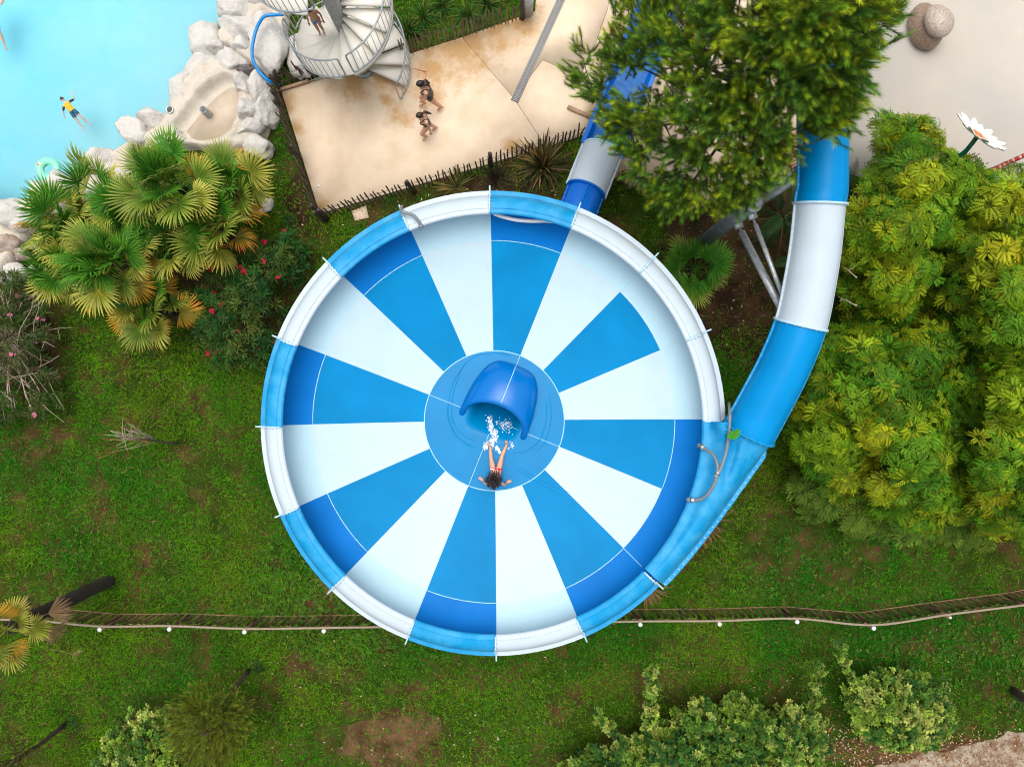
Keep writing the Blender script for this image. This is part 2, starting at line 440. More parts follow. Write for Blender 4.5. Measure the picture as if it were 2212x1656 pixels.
add_stains(m_terr, [(760, 180, 80), (835, 165, 70), (1000, 105, 130), (935, 145, 80), (1065, 55, 110), (1125, 40, 90), (925, 205, 60), (835, 215, 30), (862, 255, 45), (612, 225, 45), (645, 275, 30), (692, 440, 35), (1335, 60, 55), (1308, 115, 50), (1105, 310, 35), (1350, 400, 80), (1400, 420, 80), (1290, 250, 40), (920, 90, 60)], (0.50, 0.245, 0.045))
terr = sheet('terrace', pw(TERRACE, 0.05), -0.05, 0.048, m_joint, kind='structure')
SLABS = [[(607, 197), (690, 168), (790, 142), (880, 118), (997, 81), (1109, 212), (1180, 318), (690, 462)],
         [(997, 81), (1155, 25), (1165, -120), (1335, -120), (1312, 20), (1286, 94), (1252, 165), (1172, 130), (1109, 212)],
         [(1109, 212), (1172, 130), (1252, 165), (1286, 94), (1312, 20), (1335, -120), (1560, -120), (1500, 200), (1405, 416), (1330, 388), (1262, 292), (1180, 318)],
         [(1560, -120), (1790, -120), (1775, 300), (1700, 372), (1480, 460), (1405, 416), (1500, 200)]]
for s in SLABS:
    sheet('slab', offset_poly(pw(s, 0.06), 0.007), 0.02, 0.06, m_terr, terr)
# splash pad on the right
PAD = [(1790, -300), (1778, 300), (1812, 372), (1845, 378), (1960, 420), (2100, 470), (2400, 480), (2600, 470), (2600, -300)]
pad = sheet('splash_pad', pw(PAD, 0.06), -0.05, 0.055, m_pad, kind='structure')
# gravel path, bottom right
GP = [(x, y + 12 * noise.fractal(Vector((x / 45.0, 2.0, 0)), 1.0, 2.0, 4)) for x, y in [(1760 + k * 8, 1684 - k * 1.85) for k in range(80)]]
sheet('gravel_path', pw(GP + [(2500, 2100), (1700, 2100)], 0.012), -0.05, 0.012, m_gravel, kind='structure')
# small paving slab beside the picket fence
tag(sheet('stepping_stone', pw([(759, 456), (790, 444), (796, 470), (766, 477)], 0.03), 0, 0.03, m_terr), 'square sandy stepping stone in the soil below the picket fence', 'paving slab')

# drain grates
m_grate = M('steel_grating', (0.40, 0.40, 0.385), 0.5, 0.08, 6, metal=0.3)
def drain(label, a, b, w, step=0.045):
    A, B = P(*a, 0.062), P(*b, 0.062); d = (B - A).normalized(); n = Vector((-d.y, d.x, 0)); L = (B - A).length
    t = thing('drain_grate', label, 'drain', A, 'long drain grates in the terrace')
    R = Matrix.Rotation(math.atan2(d.y, d.x), 3, 'Z'); c = (A + B) / 2
    MB().box(c + Vector((0, 0, 0.002)), (L + 0.02, w + 0.02, 0.006), R).build('channel', m_wire, t)
    for s in (-1, 1):
        MB().box(c + n * s * (w / 2 - 0.008) + Vector((0, 0, 0.014)), (L, 0.024, 0.02), R).build('side_rail', m_grate, t)
    mb = MB(); k = int(L / step)
    for i in range(k):
        mb.box(A + d * (i + 0.5) * step + Vector((0, 0, 0.013)), (step * 0.62, w - 0.03, 0.012), R)
    o = mb.build('slats', m_grate, t); o['kind'] = 'stuff'
    MB().box(c + Vector((0, 0, 0.021)), (L, 0.012, 0.006), R).build('middle_rail', m_grate, t)
drain('long steel drain grate running across the open terrace', (1111, 219), (1225, -30), 0.20)
drain('steel drain grate showing through the pine branches', (1368, 395), (1475, 150), 0.20)
tag(MB().box(P(1251, 243, 0.10), (0.72, 0.10, 0.11), Matrix.Rotation(math.radians(-24), 3, 'Z')).build('timber_kerb', m_timberpale), 'short pale timber kerb on the terrace beside the blue flume', 'kerb')

# ------------------------------------------------------------------ the bowl slide
C0 = Vector((-0.433, -0.91, 0)); OFF = math.radians(0.8); SEC = math.radians(22.5)
def polar(r, th, z): return Vector((C0.x + r * math.cos(th), C0.y + r * math.sin(th), z))
bowl = thing('bowl_slide', 'huge round blue and white striped bowl water slide', 'water slide', (C0.x, C0.y, 0))
R_DISC, R_RING = 1.71, 4.30
def z_bowl(r):
    if r <= R_RING:
        t = (r - R_DISC) / (R_RING - R_DISC); return 2.62 + 0.30 * t + 0.20 * t * t
    s = min(1.0, (r - R_RING) / 0.90); a = math.asin(s)
    return 3.12 + 0.26 * (r - R_RING) + 0.37 * (1 - math.cos(a))
def thick(o, t, off=-1.0):
    md = o.modifiers.new('thickness', 'SOLIDIFY'); md.thickness = t; md.offset = off
    es = o.modifiers.new('crisp_edges', 'EDGE_SPLIT'); es.split_angle = math.radians(40); return o
def panel(name, r0, r1, a0, a1, nr, na, mat):
    rows = []
    for i in range(nr + 1):
        r = r0 + (r1 - r0) * i / nr
        rows.append([polar(r, a0 + (a1 - a0) * k / na, z_bowl(r)) for k in range(na + 1)])
    mb = MB(); mb.grid(rows); mb.f = [f[::-1] for f in mb.f]
    return thick(mb.build(name, mat, bowl, smooth=True), 0.03)
INNER = ['b' if k % 2 == 1 else 'w' for k in range(16)]       # sector k spans k*22.5 .. (k+1)*22.5 degrees
OUTER = list(INNER)
for k in (0, 1, 2): OUTER[k] = 'w'
for k in (13, 14, 15): OUTER[k] = 'b'
for k in range(16):
    a0, a1 = k * SEC + OFF + 0.00005, (k + 1) * SEC + OFF - 0.00005
    panel('floor_panel', R_DISC + 0.006, R_RING - 0.0002, a0, a1, 10, 8, m_blue if INNER[k] == 'b' else m_white)
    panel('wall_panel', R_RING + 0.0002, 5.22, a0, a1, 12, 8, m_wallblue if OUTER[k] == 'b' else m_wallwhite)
# joint lines
def seam(pts, r=0.010):
    MB().tube(pts, r, 5).build('joint_line', m_seam, bowl, smooth=True)
for k in range(16):
    if OUTER[k] == 'b' and INNER[k] == 'b':
        seam([polar(R_RING, k * SEC + OFF + SEC * i / 8, z_bowl(R_RING) + 0.001) for i in range(9)], 0.009)
seam([polar(R_DISC, 2 * math.pi * i / 96, z_bowl(R_DISC) - 0.001) for i in range(97)], 0.0105)
for kk in (2, 14):
    th = kk * SEC + OFF
    seam([polar(r, th, z_bowl(r) + 0.001) for r in np.linspace(R_RING, 4.85, 8)], 0.008)

# central disc: sinks into the outlet under the hood
AX = math.radians(67.5) + OFF                  # outlet direction
ax = Vector((math.cos(AX), math.sin(AX), 0)); av = Vector((-ax.y, ax.x, 0))
def sstep(a, b, x):
    t = min(1, max(0, (x - a) / (b - a))); return t * t * (3 - 2 * t)
def z_disc(x, y):
    d = Vector((x - C0.x, y - C0.y, 0)); u = d.dot(ax); v = d.dot(av)
    dep = sstep(-0.45, 0.55, u) * (1 - sstep(0.40, 0.68, abs(v) + max(0, u - 0.5) * 0.5)) * (1 - sstep(0.85, 1.15, u))
    z = 2.60 + 0.015 * (d.length / R_DISC) ** 2
    return z - 0.75 * dep
rows = []
for i in range(41):
    r = (R_DISC - 0.006) * i / 40
    rows.append([(lambda q: (q.x, q.y, z_disc(q.x, q.y)))(polar(max(r, 1e-4), 2 * math.pi * k / 128, 0)) for k in range(128)])
m_disc = M('wet_blue_fibreglass', (0.0, 0.19, 0.44), 0.18, 0.08, 1.2, spec=0.10, bump=0.10, bscale=5.0)
mb = MB(); mb.grid(rows, closed=True); mb.f = [f[::-1] for f in mb.f]
disc = thick(mb.build('centre_disc', m_disc, bowl, smooth=True), 0.03)
# hood over the outlet
def hood_pt(s, t, inset=0.0):
    th = t * math.pi / 2
    w = (0.88 - inset) * max(0.0, math.cos(th)) ** 0.52; hh = (0.66 - inset) * max(0.0, math.cos(th)) ** 0.75
    u0 = -0.12 + 0.60 * math.cos(s) ** 0.9 if math.cos(s) > 0 else -0.12
    u = u0 + (1.46 - inset - u0) * math.sin(th)
    p = C0 + ax * u + av * (w * math.sin(s)); p.z = 2.60 + hh * max(0.0, math.cos(s)) ** 0.8 - 0.01
    return p
SS = [math.radians(-90 + 180 * k / 40) for k in range(41)]
rows = [[hood_pt(s, t) for s in SS] for t in list(np.linspace(0, 0.9, 20)) + [0.94, 0.97, 0.99]]
lip = []
for j in range(1, 8):                                         # rolled mouth edge, then the inner skin
    an = math.pi * j / 7
    row = []
    for s in SS:
        a = hood_pt(s, 0.0); b = hood_pt(s, 0.0, 0.15)
        m_ = (a + b) / 2; e = (a - b) / 2
        row.append(m_ + e * math.cos(an) - ax * 0.075 * math.sin(an))
    lip.append(row)
inner = [[hood_pt(s, t, 0.15) for s in SS] for t in np.linspace(0.05, 0.9, 8)]
m_hood = M('glossy_blue_hood', (0.0, 0.14, 0.47), 0.22, 0.05, 2.0, spec=0.3)
mb = MB(); mb.grid(inner[::-1] + lip[::-1] + rows)
hood = mb.build('outlet_hood', m_hood, bowl, smooth=True)
seam([hood_pt(0, t) + Vector((0, 0, 0.004)) for t in np.linspace(0, 0.93, 20)], 0.009)
seam([C0 + ax * u + Vector((0, 0, 2.611)) for u in (1.47, 1.6, 1.70)], 0.007)
def seam_disc(dirv, a, b):
    pts = []
    for u in np.linspace(a, b, 30):
        q = C0 + dirv * u; pts.append(Vector((q.x, q.y, z_disc(q.x, q.y) + 0.002)))
    seam(pts, 0.006)
seam_disc(av, 0.85, 1.70); seam_disc(av, -1.70, -0.85); seam_disc(ax, -1.70, -0.35); seam_disc(av, -0.62, -0.15)

# rim: curled cover in sixteen bolted sections
PROF = [(4.70, 4.06), (4.695, 4.13), (4.72, 4.155), (4.80, 4.16), (4.815, 4.175), (4.84, 4.170), (4.92, 4.165), (5.00, 4.13), (5.07, 4.07), (5.13, 3.98), (5.17, 3.88), (5.19, 3.79), (5.205, 3.762), (5.31, 3.755), (5.315, 3.735)]
RIMC = ['w', 'w', 'w', 'b', 'w', 'b', 'w', 'b', 'w', 'b', 'w', 'b', 'w', 'b', 'b', 'b']
for k in range(14):
    a0, a1 = k * SEC + OFF + 0.001, (k + 1) * SEC + OFF - 0.001
    rows = [[polar(r, a0 + (a1 - a0) * j / 8, z) for j in range(9)] for r, z in PROF]
    mb = MB(); mb.grid(rows); mb.f = [f[::-1] for f in mb.f]
    thick(mb.build('rim_section', m_rimblue if RIMC[k] == 'b' else m_rimwhite, bowl, smooth=True), 0.012)
m_fin = M('pale_blue_flange', (0.45, 0.66, 0.80), 0.45, 0.1, 6)
bolt_mb = MB().ball((0, 0, 0), 0.016, 6, 4); bolt_me = bolt_mb.mesh('bolt', True)
def fin(th, r_add=0.0, extra=0.0):
    prof = PROF[2:13]
    top = [(r, z + 0.055) for r, z in prof] + [(5.33 + extra, 3.81), (5.42 + extra, 3.80)]
    bot = [(r, z - 0.02) for r, z in prof] + [(5.33 + extra, 3.70), (5.42 + extra, 3.70)]
    tv = Vector((-math.sin(th), math.cos(th), 0)); hw = 0.016
    mb = MB(); n = len(top)
    V = [polar(r, th, z) + tv * s * hw for s in (-1, 1) for (r, z) in top + bot[::-1]]
    m = 2 * n; F = [tuple(range(m)), tuple(range(2 * m - 1, m - 1, -1))] + [(i, m + i, m + (i + 1) % m, (i + 1) % m) for i in range(m)]
    f = mb.add(V, F).build('joint_flange', m_fin, bowl)
    for (r, z) in ((4.90, 4.19), (5.0, 4.155), (5.09, 4.085), (5.16, 3.96)):
        for s in (-1, 1):
            put('bolt', bolt_me, m_bolt, f, polar(r, th, z) + tv * s * 0.026)
for k in list(range(15)):
    if k == 14: continue
    fin(k * SEC + OFF)
# blue transition cover where the inlet tube runs into the rim
OUT = [(-1.0, 5.33), (-2.4, 5.58), (-4.6, 6.10), (-7.5, 6.16), (-11.9, 5.93), (-16.5, 5.74), (-21.7, 5.58), (-27.0, 5.46), (-32.0, 5.385), (-38.0, 5.335), (-44.2, 5.315)]
def r_out(deg):
    for (a, ra), (b, rb) in zip(OUT[:-1], OUT[1:]):
        if b <= deg <= a: return ra + (rb - ra) * (deg - a) / (b - a)
    return OUT[0][1] if deg > OUT[0][0] else OUT[-1][1]
rows = []; edge = []
for deg in np.linspace(0.0, -44.2, 46):
    th = math.radians(deg) + OFF; ro = r_out(deg); q = min(1, max(0, -deg / 44.2))
    row = [polar(4.70, th, 4.06), polar(4.695, th, 4.13), polar(4.72, th, 4.155), polar(4.80, th, 4.16)]
    zo = 3.84 - 0.08 * q; A = 0.40 * (1 - q) ** 1.3 + 0.10; V = 0.42 * (1 - sstep(0.06, 0.42, q))
    for w in np.linspace(0.04, 1, 22):
        r = 4.80 + (ro - 4.80) * w
        z = 4.165 + (zo - 4.165) * w ** 1.6 + A * math.sin(math.pi * w ** 1.1) ** 0.8 * sstep(0, 0.25, w) - V * math.exp(-((r - 5.27) / 0.10) ** 2) * sstep(5.3, 5.6, ro)
        row.append(polar(r, th, z))
    row += [polar(ro + 0.015, th, zo), polar(ro + 0.10, th, zo - 0.005), polar(ro + 0.10, th, zo - 0.03)]
    edge.append(polar(ro + 0.055, th, zo + 0.006)); rows.append(row)
mb = MB(); mb.grid(rows)
cover = thick(mb.build('inlet_cover', m_rimblue, bowl, smooth=True), 0.012)
for p, d in arc_points(edge[6:], 0.155):
    put('bolt', bolt_me, m_bolt, cover, p, scale=(1.3, 1.3, 1.0))
fin(14 * SEC + OFF)
# white spray pipe under the lip
tag(MB().tube(smooth_curve([P(1066, 461, 3.75), P(1085, 468, 3.75), P(1115, 475, 3.75), P(1150, 477.5, 3.75), P(1180, 477, 3.75), P(1205, 480, 3.75)], 6), 0.045, 8).build('spray_pipe', m_capwhite, bowl, smooth=True))
# posts that carry the bowl
for k in range(8):
    th = (k + 0.5) * math.pi / 4
    MB().cyl(polar(3.6, th, 0), polar(3.6, th, z_bowl(3.6) - 0.10), 0.11, 12).build('support_post', m_galv, bowl, smooth=True)

# ------------------------------------------------------------------ inlet tube
def frame_at(path, i):
    t = (path[min(i + 1, len(path) - 1)] - path[max(i - 1, 0)]).normalized()
    s = t.cross(Vector((0, 0, 1))).normalized(); return t, s, s.cross(t)
IN = [(1700, -160, 6.9), (1735, -60, 6.6), (1762, 60, 6.25), (1775, 180, 5.85), (1777, 300, 5.5), (1776, 400, 5.28), (1770, 440, 5.2), (1761, 530, 5.04), (1748, 612, 4.88), (1729, 700, 4.7), (1693, 790, 4.48), (1656, 862, 4.27), (1617, 934, 4.05)]
ctrl = [P(x, y, z) for x, y, z in IN]
inlet = thing('inlet_tube', 'curving blue and white enclosed slide tube feeding the bowl', 'water slide', (ctrl[9].x, ctrl[9].y, 0))
path = smooth_curve(ctrl, 8)
def tube_r(z): return 0.555 - 0.075 * min(1, max(0, (z - 4.05) / 1.3))
def pipe_piece(parent, path, i0, i1, mat, rf, nseg=28, fl=0.055, bolts=True, flange_mat=None, capmat=None):
    rows = []
    for i in range(i0, i1 + 1):
        t, s, u = frame_at(path, i); r = rf(path[i].z)
        rows.append([path[i] + (s * math.cos(a) + u * math.sin(a)) * r for a in [2 * math.pi * k / nseg for k in range(nseg)]])
    mb = MB(); mb.grid(rows, closed=True)
    o = thick(mb.build('tube_section', mat, parent, smooth=True), 0.012, 0)
    for sd in (-1, 1):                                             # side flanges where the half shells bolt together
        rows = []; cen = []
        for i in range(i0, i1 + 1):
            t, s, u = frame_at(path, i); r = rf(path[i].z); b = path[i]
            rows.append([b + s * sd * (r - 0.01) + u * 0.022, b + s * sd * (r + fl) + u * 0.022, b + s * sd * (r + fl) - u * 0.022, b + s * sd * (r - 0.01) - u * 0.022])
            cen.append(b + s * sd * (r + fl * 0.55) + u * 0.024)
        sf = MB().grid(rows, closed=True).build('side_flange', flange_mat or mat, parent)
        if bolts:
            for p, d in arc_points(cen, 0.17): put('bolt', bolt_me, m_bolt, sf, p, scale=(0.8, 0.8, 0.7))
    return o
def ring_flange(parent, path, i, mat, rf, add=0.06, w=0.022, nb=22):
    t, s, u = frame_at(path, i); r = rf(path[i].z); n = 40; rows = []
    for (rr, d) in ((r - 0.005, -w), (r + add, -w), (r + add, w), (r - 0.005, w)):
        rows.append([path[i] + t * d + (s * math.cos(2 * math.pi * k / n) + u * math.sin(2 * math.pi * k / n)) * rr for k in range(n)])
    f = MB().grid(rows + [rows[0]], closed=True).build('ring_flange', mat, parent)
    for k in range(nb):
        a = 2 * math.pi * (k + 0.5) / nb
        if math.sin(a) > -0.2:
            put('bolt', bolt_me, m_bolt, f, path[i] + t * (w + 0.01) + (s * math.cos(a) + u * math.sin(a)) * (r + add * 0.5), scale=(0.8, 0.8, 0.8))
pipe_piece(inlet, path, 0, 48, m_inletblue, tube_r, flange_mat=m_rimblue)
pipe_piece(inlet, path, 48, 72, m_rimwhite, tube_r)
pipe_piece(inlet, path, 72, 96, m_inletblue, tube_r, flange_mat=m_rimblue)
ring_flange(inlet, path, 48, m_fin, tube_r); ring_flange(inlet, path, 72, m_fin, tube_r); ring_flange(inlet, path, 96, m_rimblue, tube_r)
# the tube runs on into the cover and sinks into it
tail = smooth_curve([path[-2], path[-1], P(1585, 988, 3.95), P(1547, 1050, 3.92), P(1507, 1112, 3.88), P(1462, 1172, 3.82)], 8)
rows = []
for i in range(8, len(tail)):
    t_, s_, u_ = frame_at(tail, i); r_ = 0.55 - 0.36 * ((i - 8) / (len(tail) - 8)) ** 0.8
    rows.append([tail[i] + (s_ * math.cos(a) + u_ * math.sin(a)) * r_ for a in np.linspace(-0.3, math.pi + 0.3, 24)])
mb = MB(); mb.grid(rows); mb.f = [f[::-1] for f in mb.f]
mb.build('tube_tail', m_rimblue, inlet, smooth=True)

# ------------------------------------------------------------------ outlet tube and flume
outlet = thing('outlet_flume', 'straight blue flume leaving the bowl with one white tube section', 'water slide', (C0.x + ax.x * 7.5, C0.y + ax.y * 7.5, 0))
def ol(s): q = C0 + ax * s; q.z = 2.25 - 0.165 * (s - 1.0) if s < 9.2 else 0.90 - 0.03 * (s - 9.2); return q
opath = [ol(s) for s in np.linspace(1.0, 14.0, 66)]
pipe_piece(outlet, opath, 4, 27, m_tubeblue, lambda z: 0.455, fl=0.05)
rows = []
for i in range(16, 28):
    t, s, u = frame_at(opath, i); b = opath[i] + u * 0.45
    rows.append([b - s * 0.012, b - s * 0.012 + u * 0.055, b + s * 0.012 + u * 0.055, b + s * 0.012])
MB().grid(rows, closed=True).build('top_joint', m_inletblue, outlet)
pipe_piece(outlet, opath, 27, 33, m_rimwhite, lambda z: 0.505, fl=0.06)
ring_flange(outlet, opath, 27, m_tubeblue, lambda z: 0.47, 0.07); ring_flange(outlet, opath, 33, m_fin, lambda z: 0.505, 0.03)
rows = []
for i in range(33, 66):
    t, s, u = frame_at(opath, i)
    prof = [(-0.60, 0.02), (-0.60, 0.06), (-0.50, 0.06)] + [(-0.50 * math.cos(a), -0.50 * math.sin(a)) for a in np.linspace(0, math.pi, 15)] + [(0.50, 0.06), (0.60, 0.06), (0.60, 0.02)]
    rows.append([opath[i] + s * x + u * y for x, y in prof])
mb = MB(); mb.grid(rows); thick(mb.build('open_flume', m_tubeblue, outlet, smooth=True), 0.02, 0)
# water running in the flume
rows = []
for i in range(34, 66):
    t, s, u = frame_at(opath, i)
    rows.append([opath[i] + s * x + u * (-0.30 + 0.02 * noise.noise(Vector((x * 9, i * 1.3, 3)))) for x in np.linspace(-0.40, 0.40, 9)])
m_flumewater = M('flume_water', (0.0, 0.12, 0.40), 0.2, 0.1, 3.0, col2=(0.20, 0.42, 0.62), c2scale=5.5, c2lo=0.64, c2hi=0.78, bump=0.25, bscale=7, spec=0.2)
MB().grid(rows).build('running_water', m_flumewater, outlet, smooth=True)
for i in (20, 30, 42, 54):
    b = opath[i]; MB().cyl((b.x, b.y, 0), (b.x, b.y, b.z - 0.4), 0.08, 10).build('support_post', m_galv, outlet, smooth=True)

# ------------------------------------------------------------------ steel column and braces that carry the inlet tube
top = P(1628, 440, 4.6); base = Vector((top.x, top.y, 0))
col = thing('steel_column', 'thick grey steel column with flat cap and slim braces to the slide tube', 'column', base)
MB().cyl(base, top - Vector((0, 0, 0.02)), 0.178, 24).build('post', m_darksteel, col, smooth=False)
MB().cyl(top - Vector((0, 0, 0.02)), top + Vector((0, 0, 0.01)), 0.186, 24).build('cap', m_galv, col)
t_end = path[71] - Vector((0, 0, 0.25))
for (za, r, tgt) in ((3.35, 0.085, t_end + Vector((-0.28, 0.1, 0))), (4.3, 0.05, t_end + Vector((-0.30, 0.35, 0.1))), (4.3, 0.05, path[36] + Vector((-0.45, 0, -0.2))), (3.6, 0.085, path[38] + Vector((-0.45, 0, -0.3)))):
    a = Vector((top.x, top.y, za)); d = (tgt - a); dh = Vector((d.x, d.y, 0)).normalized()
    a = a + dh * 0.17
    MB().box(a + dh * 0.03, (0.16, 0.18, 0.12), Matrix.Rotation(math.atan2(dh.y, dh.x), 3, 'Z')).build('clamp', m_galv, col)
    st = a + dh * 0.06; d = (tgt - st).normalized()
    b = MB().cyl(st + d * 0.18, tgt, r, 14).build('brace', m_galv, col, smooth=True)
    MB().cyl(st, st + d * 0.20, 0.03, 8).build('tie_rod', m_darksteel, b)
# ------------------------------------------------------------------ rocks round the pool
def rock_mesh(seed, sc, cuts=11, rough=0.10, sub=4):
    rd = random.Random(seed); bm = bmesh.new(); bmesh.ops.create_icosphere(bm, subdivisions=sub, radius=1.0)
    planes = []
    for _ in range(cuts):
        n = Vector((rd.gauss(0, 1), rd.gauss(0, 1), rd.gauss(0, 0.8))).normalized(); planes.append((n, rd.uniform(0.55, 0.92)))
    o = Vector((rd.uniform(-50, 50), rd.uniform(-50, 50), rd.uniform(-50, 50)))
    for v in bm.verts:
        p = v.co.copy()
        for n, d in planes:
            k = p.dot(n)
            if k > d: p -= n * (k - d) * 0.88
        f = 1 + rough * noise.fractal(p * 1.6 + o, 1.0, 2.0, 4) * 1.3
        v.co = Vector((p.x * sc[0], p.y * sc[1], p.z * sc[2])) * f
    me = bpy.data.meshes.new('boulder'); bm.to_mesh(me); bm.free()
    me.polygons.foreach_set('use_smooth', np.ones(len(me.polygons), bool))
    return me
def boulder(x, y, wx, wy, hz, rot, label, mat=None, z=0.0, seed=None, group='boulders along the pool edge', cuts=11):
    k = 0.0146
    me = rock_mesh(seed if seed is not None else int(x * 7 + y), (wx * k / 2 * 1.08, wy * k / 2 * 1.08, hz), cuts)
    o = put('boulder', me, mat or m_rock, None, P(x, y, z + hz * 0.35) * 1.0, rot=(0, 0, math.radians(rot)))
    return tag(o, label, 'boulder', group)
boulder(512, 18, 70, 62, 0.55, 10, 'rounded grey boulder at the pool edge in the top row of rocks')
boulder(566, 8, 62, 46, 0.50, 0, 'warm beige boulder half under the top of the spiral stair')
boulder(520, 62, 88, 62, 0.55, -25, 'broad pale boulder between the pool and the loop of blue hose')
boulder(586, 95, 82, 118, 0.62, 8, 'tallest grey boulder wrapped by the blue hose', seed=5)
boulder(528, 106, 46, 42, 0.42, 30, 'small rounded boulder left of the blue hose bend')
boulder(447, 92, 88, 74, 0.45, 35, 'wide whitish boulder jutting into the pool below the top rocks')
boulder(470, 110, 40, 34, 0.52, 10, 'small bright white rock lying on the ledge above the basin')
boulder(500, 134, 80, 52, 0.45, -20, 'pale ledge boulder just above the sandy basin')
boulder(538, 157, 38, 26, 0.40, 5, 'dark basalt rock tucked against the blue hose', m_rockdark)
boulder(437, 152, 56, 84, 0.40, -35, 'long smooth boulder sloping to the water above the basin')
boulder(396, 192, 54, 80, 0.40, -38, 'cream boulder at the water beside the round lamp')
boulder(532, 186, 34, 44, 0.55, 15, 'small chipped grey rock on the upper rim of the basin')
boulder(566, 196, 46, 72, 0.55, 12, 'tall grey slab rock beside the left picket fence')
boulder(541, 244, 44, 50, 0.60, -8, 'bright angular white rock on the right rim of the basin', seed=77, cuts=7)
boulder(577, 244, 44, 72, 0.50, -10, 'grey weathered boulder at the outer right of the basin')
boulder(545, 284, 56, 44, 0.55, 20, 'blocky pale rock below the white angular rock')
boulder(558, 318, 62, 46, 0.45, -25, 'dark streaked boulder nearest the palm on the basin rim')
boulder(332, 262, 64, 44, 0.40, -25, 'low cream boulder at the water left of the basin')
boulder(292, 288, 72, 50, 0.42, -30, 'smooth pale boulder at the water behind the tallest palm fronds')
boulder(386, 296, 34, 30, 0.40, 0, 'small grey rock peeping between palm tips and basin')
boulder(338, 312, 92, 40, 0.36, -10, 'flat whitish boulder under the top palm tips')
boulder(226, 354, 70, 58, 0.50, -35, 'rounded light grey boulder at the water right of the dark rock')
boulder(262, 388, 90, 56, 0.45, -20, 'broad white boulder directly behind the palm crowns')
boulder(178, 380, 28, 24, 0.42, 0, 'small dark grey rock between two large pool boulders', m_rockdark)
boulder(140, 398, 72, 52, 0.50, -20, 'grey boulder beside the green swim ring')
boulder(100, 420, 64, 54, 0.48, -30, 'pale boulder at the water below the swim ring')
boulder(195, 412, 60, 40, 0.40, 0, 'low whitish boulder among the upper left palm tips')
boulder(30, 470, 82, 66, 0.55, -20, 'big pale boulder at the left picture edge of the pool')
boulder(12, 530, 66, 46, 0.42, 10, 'brown stained boulder at the far left below the big pale one', m_rockbrown)
boulder(62, 548, 46, 36, 0.36, 20, 'brown and grey broken rock left of the palm clump', m_rockbrown)
boulder(84, 582, 30, 28, 0.30, 0, 'small whitish rock under the leftmost palm fronds')
boulder(28, 590, 60, 40, 0.30, 0, 'pale pinkish rock beside the pink oleander')
boulder(650, 122, 54, 86, 0.45, 10, 'cream boulder standing beneath the spiral stair')
boulder(578, 442, 22, 28, 0.16, 0, 'small white stone in the grass right of the palm clump', group='white stones in the grass')
boulder(566, 455, 16, 12, 0.10, 0, 'second smaller white stone right of the palm clump', group='white stones in the grass')
boulder(688, 404, 12, 9, 0.07, 0, 'tiny pale stone by the lower left picket fence', group='white stones in the grass')

# continuous bank of rock between the boulders
BK = [(-60, 560), (0, 470), (60, 432), (120, 405), (200, 372), (240, 335), (300, 292), (352, 255), (402, 205), (428, 155), (455, 100), (495, 50), (510, -10), (540, -80), (640, -80), (630, 60), (612, 130), (600, 180), (560, 160), (500, 118), (440, 132), (400, 180), (365, 225), (345, 270), (300, 330), (300, 400), (200, 440), (110, 470), (50, 540), (20, 620), (-60, 640)]
gx2, gy2 = np.meshgrid(np.linspace(-70, 650, 150), np.linspace(-90, 650, 150)); ins2 = in_poly(gx2, gy2, BK); de2 = edge_dist(gx2, gy2, BK)
h2_ = (0.30 + 0.42 * (fbm(gx2 / 30, gy2 / 30, 4) - 0.4)) * np.clip(de2 / 12, 0, 1) ** 0.5 - 0.4 * (1 - np.clip(de2 / 8, 0, 1)); h2_ = np.where(ins2, h2_, -0.6)
Vk = np.array([tuple(P(gx2[i, j], gy2[i, j], 0) + Vector((0, 0, h2_[i, j]))) for i in range(150) for j in range(150)])
Fk = [(i * 150 + j, (i + 1) * 150 + j, (i + 1) * 150 + j + 1, i * 150 + j + 1) for i in range(149) for j in range(149) if ins2[i, j] or ins2[i + 1, j] or ins2[i, j + 1] or ins2[i + 1, j + 1]]
tag(solid('rock_bank', Vk, Fk, m_rockwarm, smooth=True), 'low bank of pale cemented rock under the pool boulders', 'rock bank')
# carved basin of artificial rock
BO = [(285, 305), (345, 262), (372, 215), (400, 175), (432, 140), (475, 122), (525, 140), (562, 172), (590, 212), (600, 258), (585, 300), (560, 338), (500, 345), (430, 330), (340, 335)]
BF = [(402, 283), (425, 255), (447, 228), (472, 204), (500, 186), (518, 192), (524, 215), (521, 250), (506, 288), (480, 306), (445, 312), (415, 305)]
basin = thing('rock_basin', 'sandy artificial rock hollowed into a shallow basin with a pipe', 'rock basin', P(460, 250, 0))
gx, gy = np.meshgrid(np.linspace(270, 615, 90), np.linspace(110, 355, 70))
ins = in_poly(gx, gy, BO); de = edge_dist(gx, gy, BO); inf = in_poly(gx, gy, BF); df = edge_dist(gx, gy, BF)
nz = fbm(gx / 38, gy / 38, 4); ridge = np.abs(fbm(gx / 55 + 40, gy / 55, 3) - 0.5) * 2
hz = 0.36 + 0.35 * (fbm(gx / 60, gy / 60, 3) - 0.45) + 0.10 * (1 - ridge) ** 4
hz = np.where(ins, hz * np.clip(de / 22, 0, 1) ** 0.6 - 0.35 * (1 - np.clip(de / 14, 0, 1)), -0.6 - 0 * de)
wf = np.where(inf, 1.0, np.clip(1 - df / 16, 0, 1)); hz = hz * (1 - wf) + (0.27 - 0.04 * np.clip(df / 30, 0, 1) * inf) * wf
rim = np.where(~inf, np.exp(-((df - 15) / 9) ** 2), 0) * ins; hz = hz + 0.14 * rim * np.clip(de / 20, 0, 1)
Vb = [P(gx[i, j], gy[i, j], 0) + Vector((0, 0, hz[i, j])) for i in range(70) for j in range(90)]
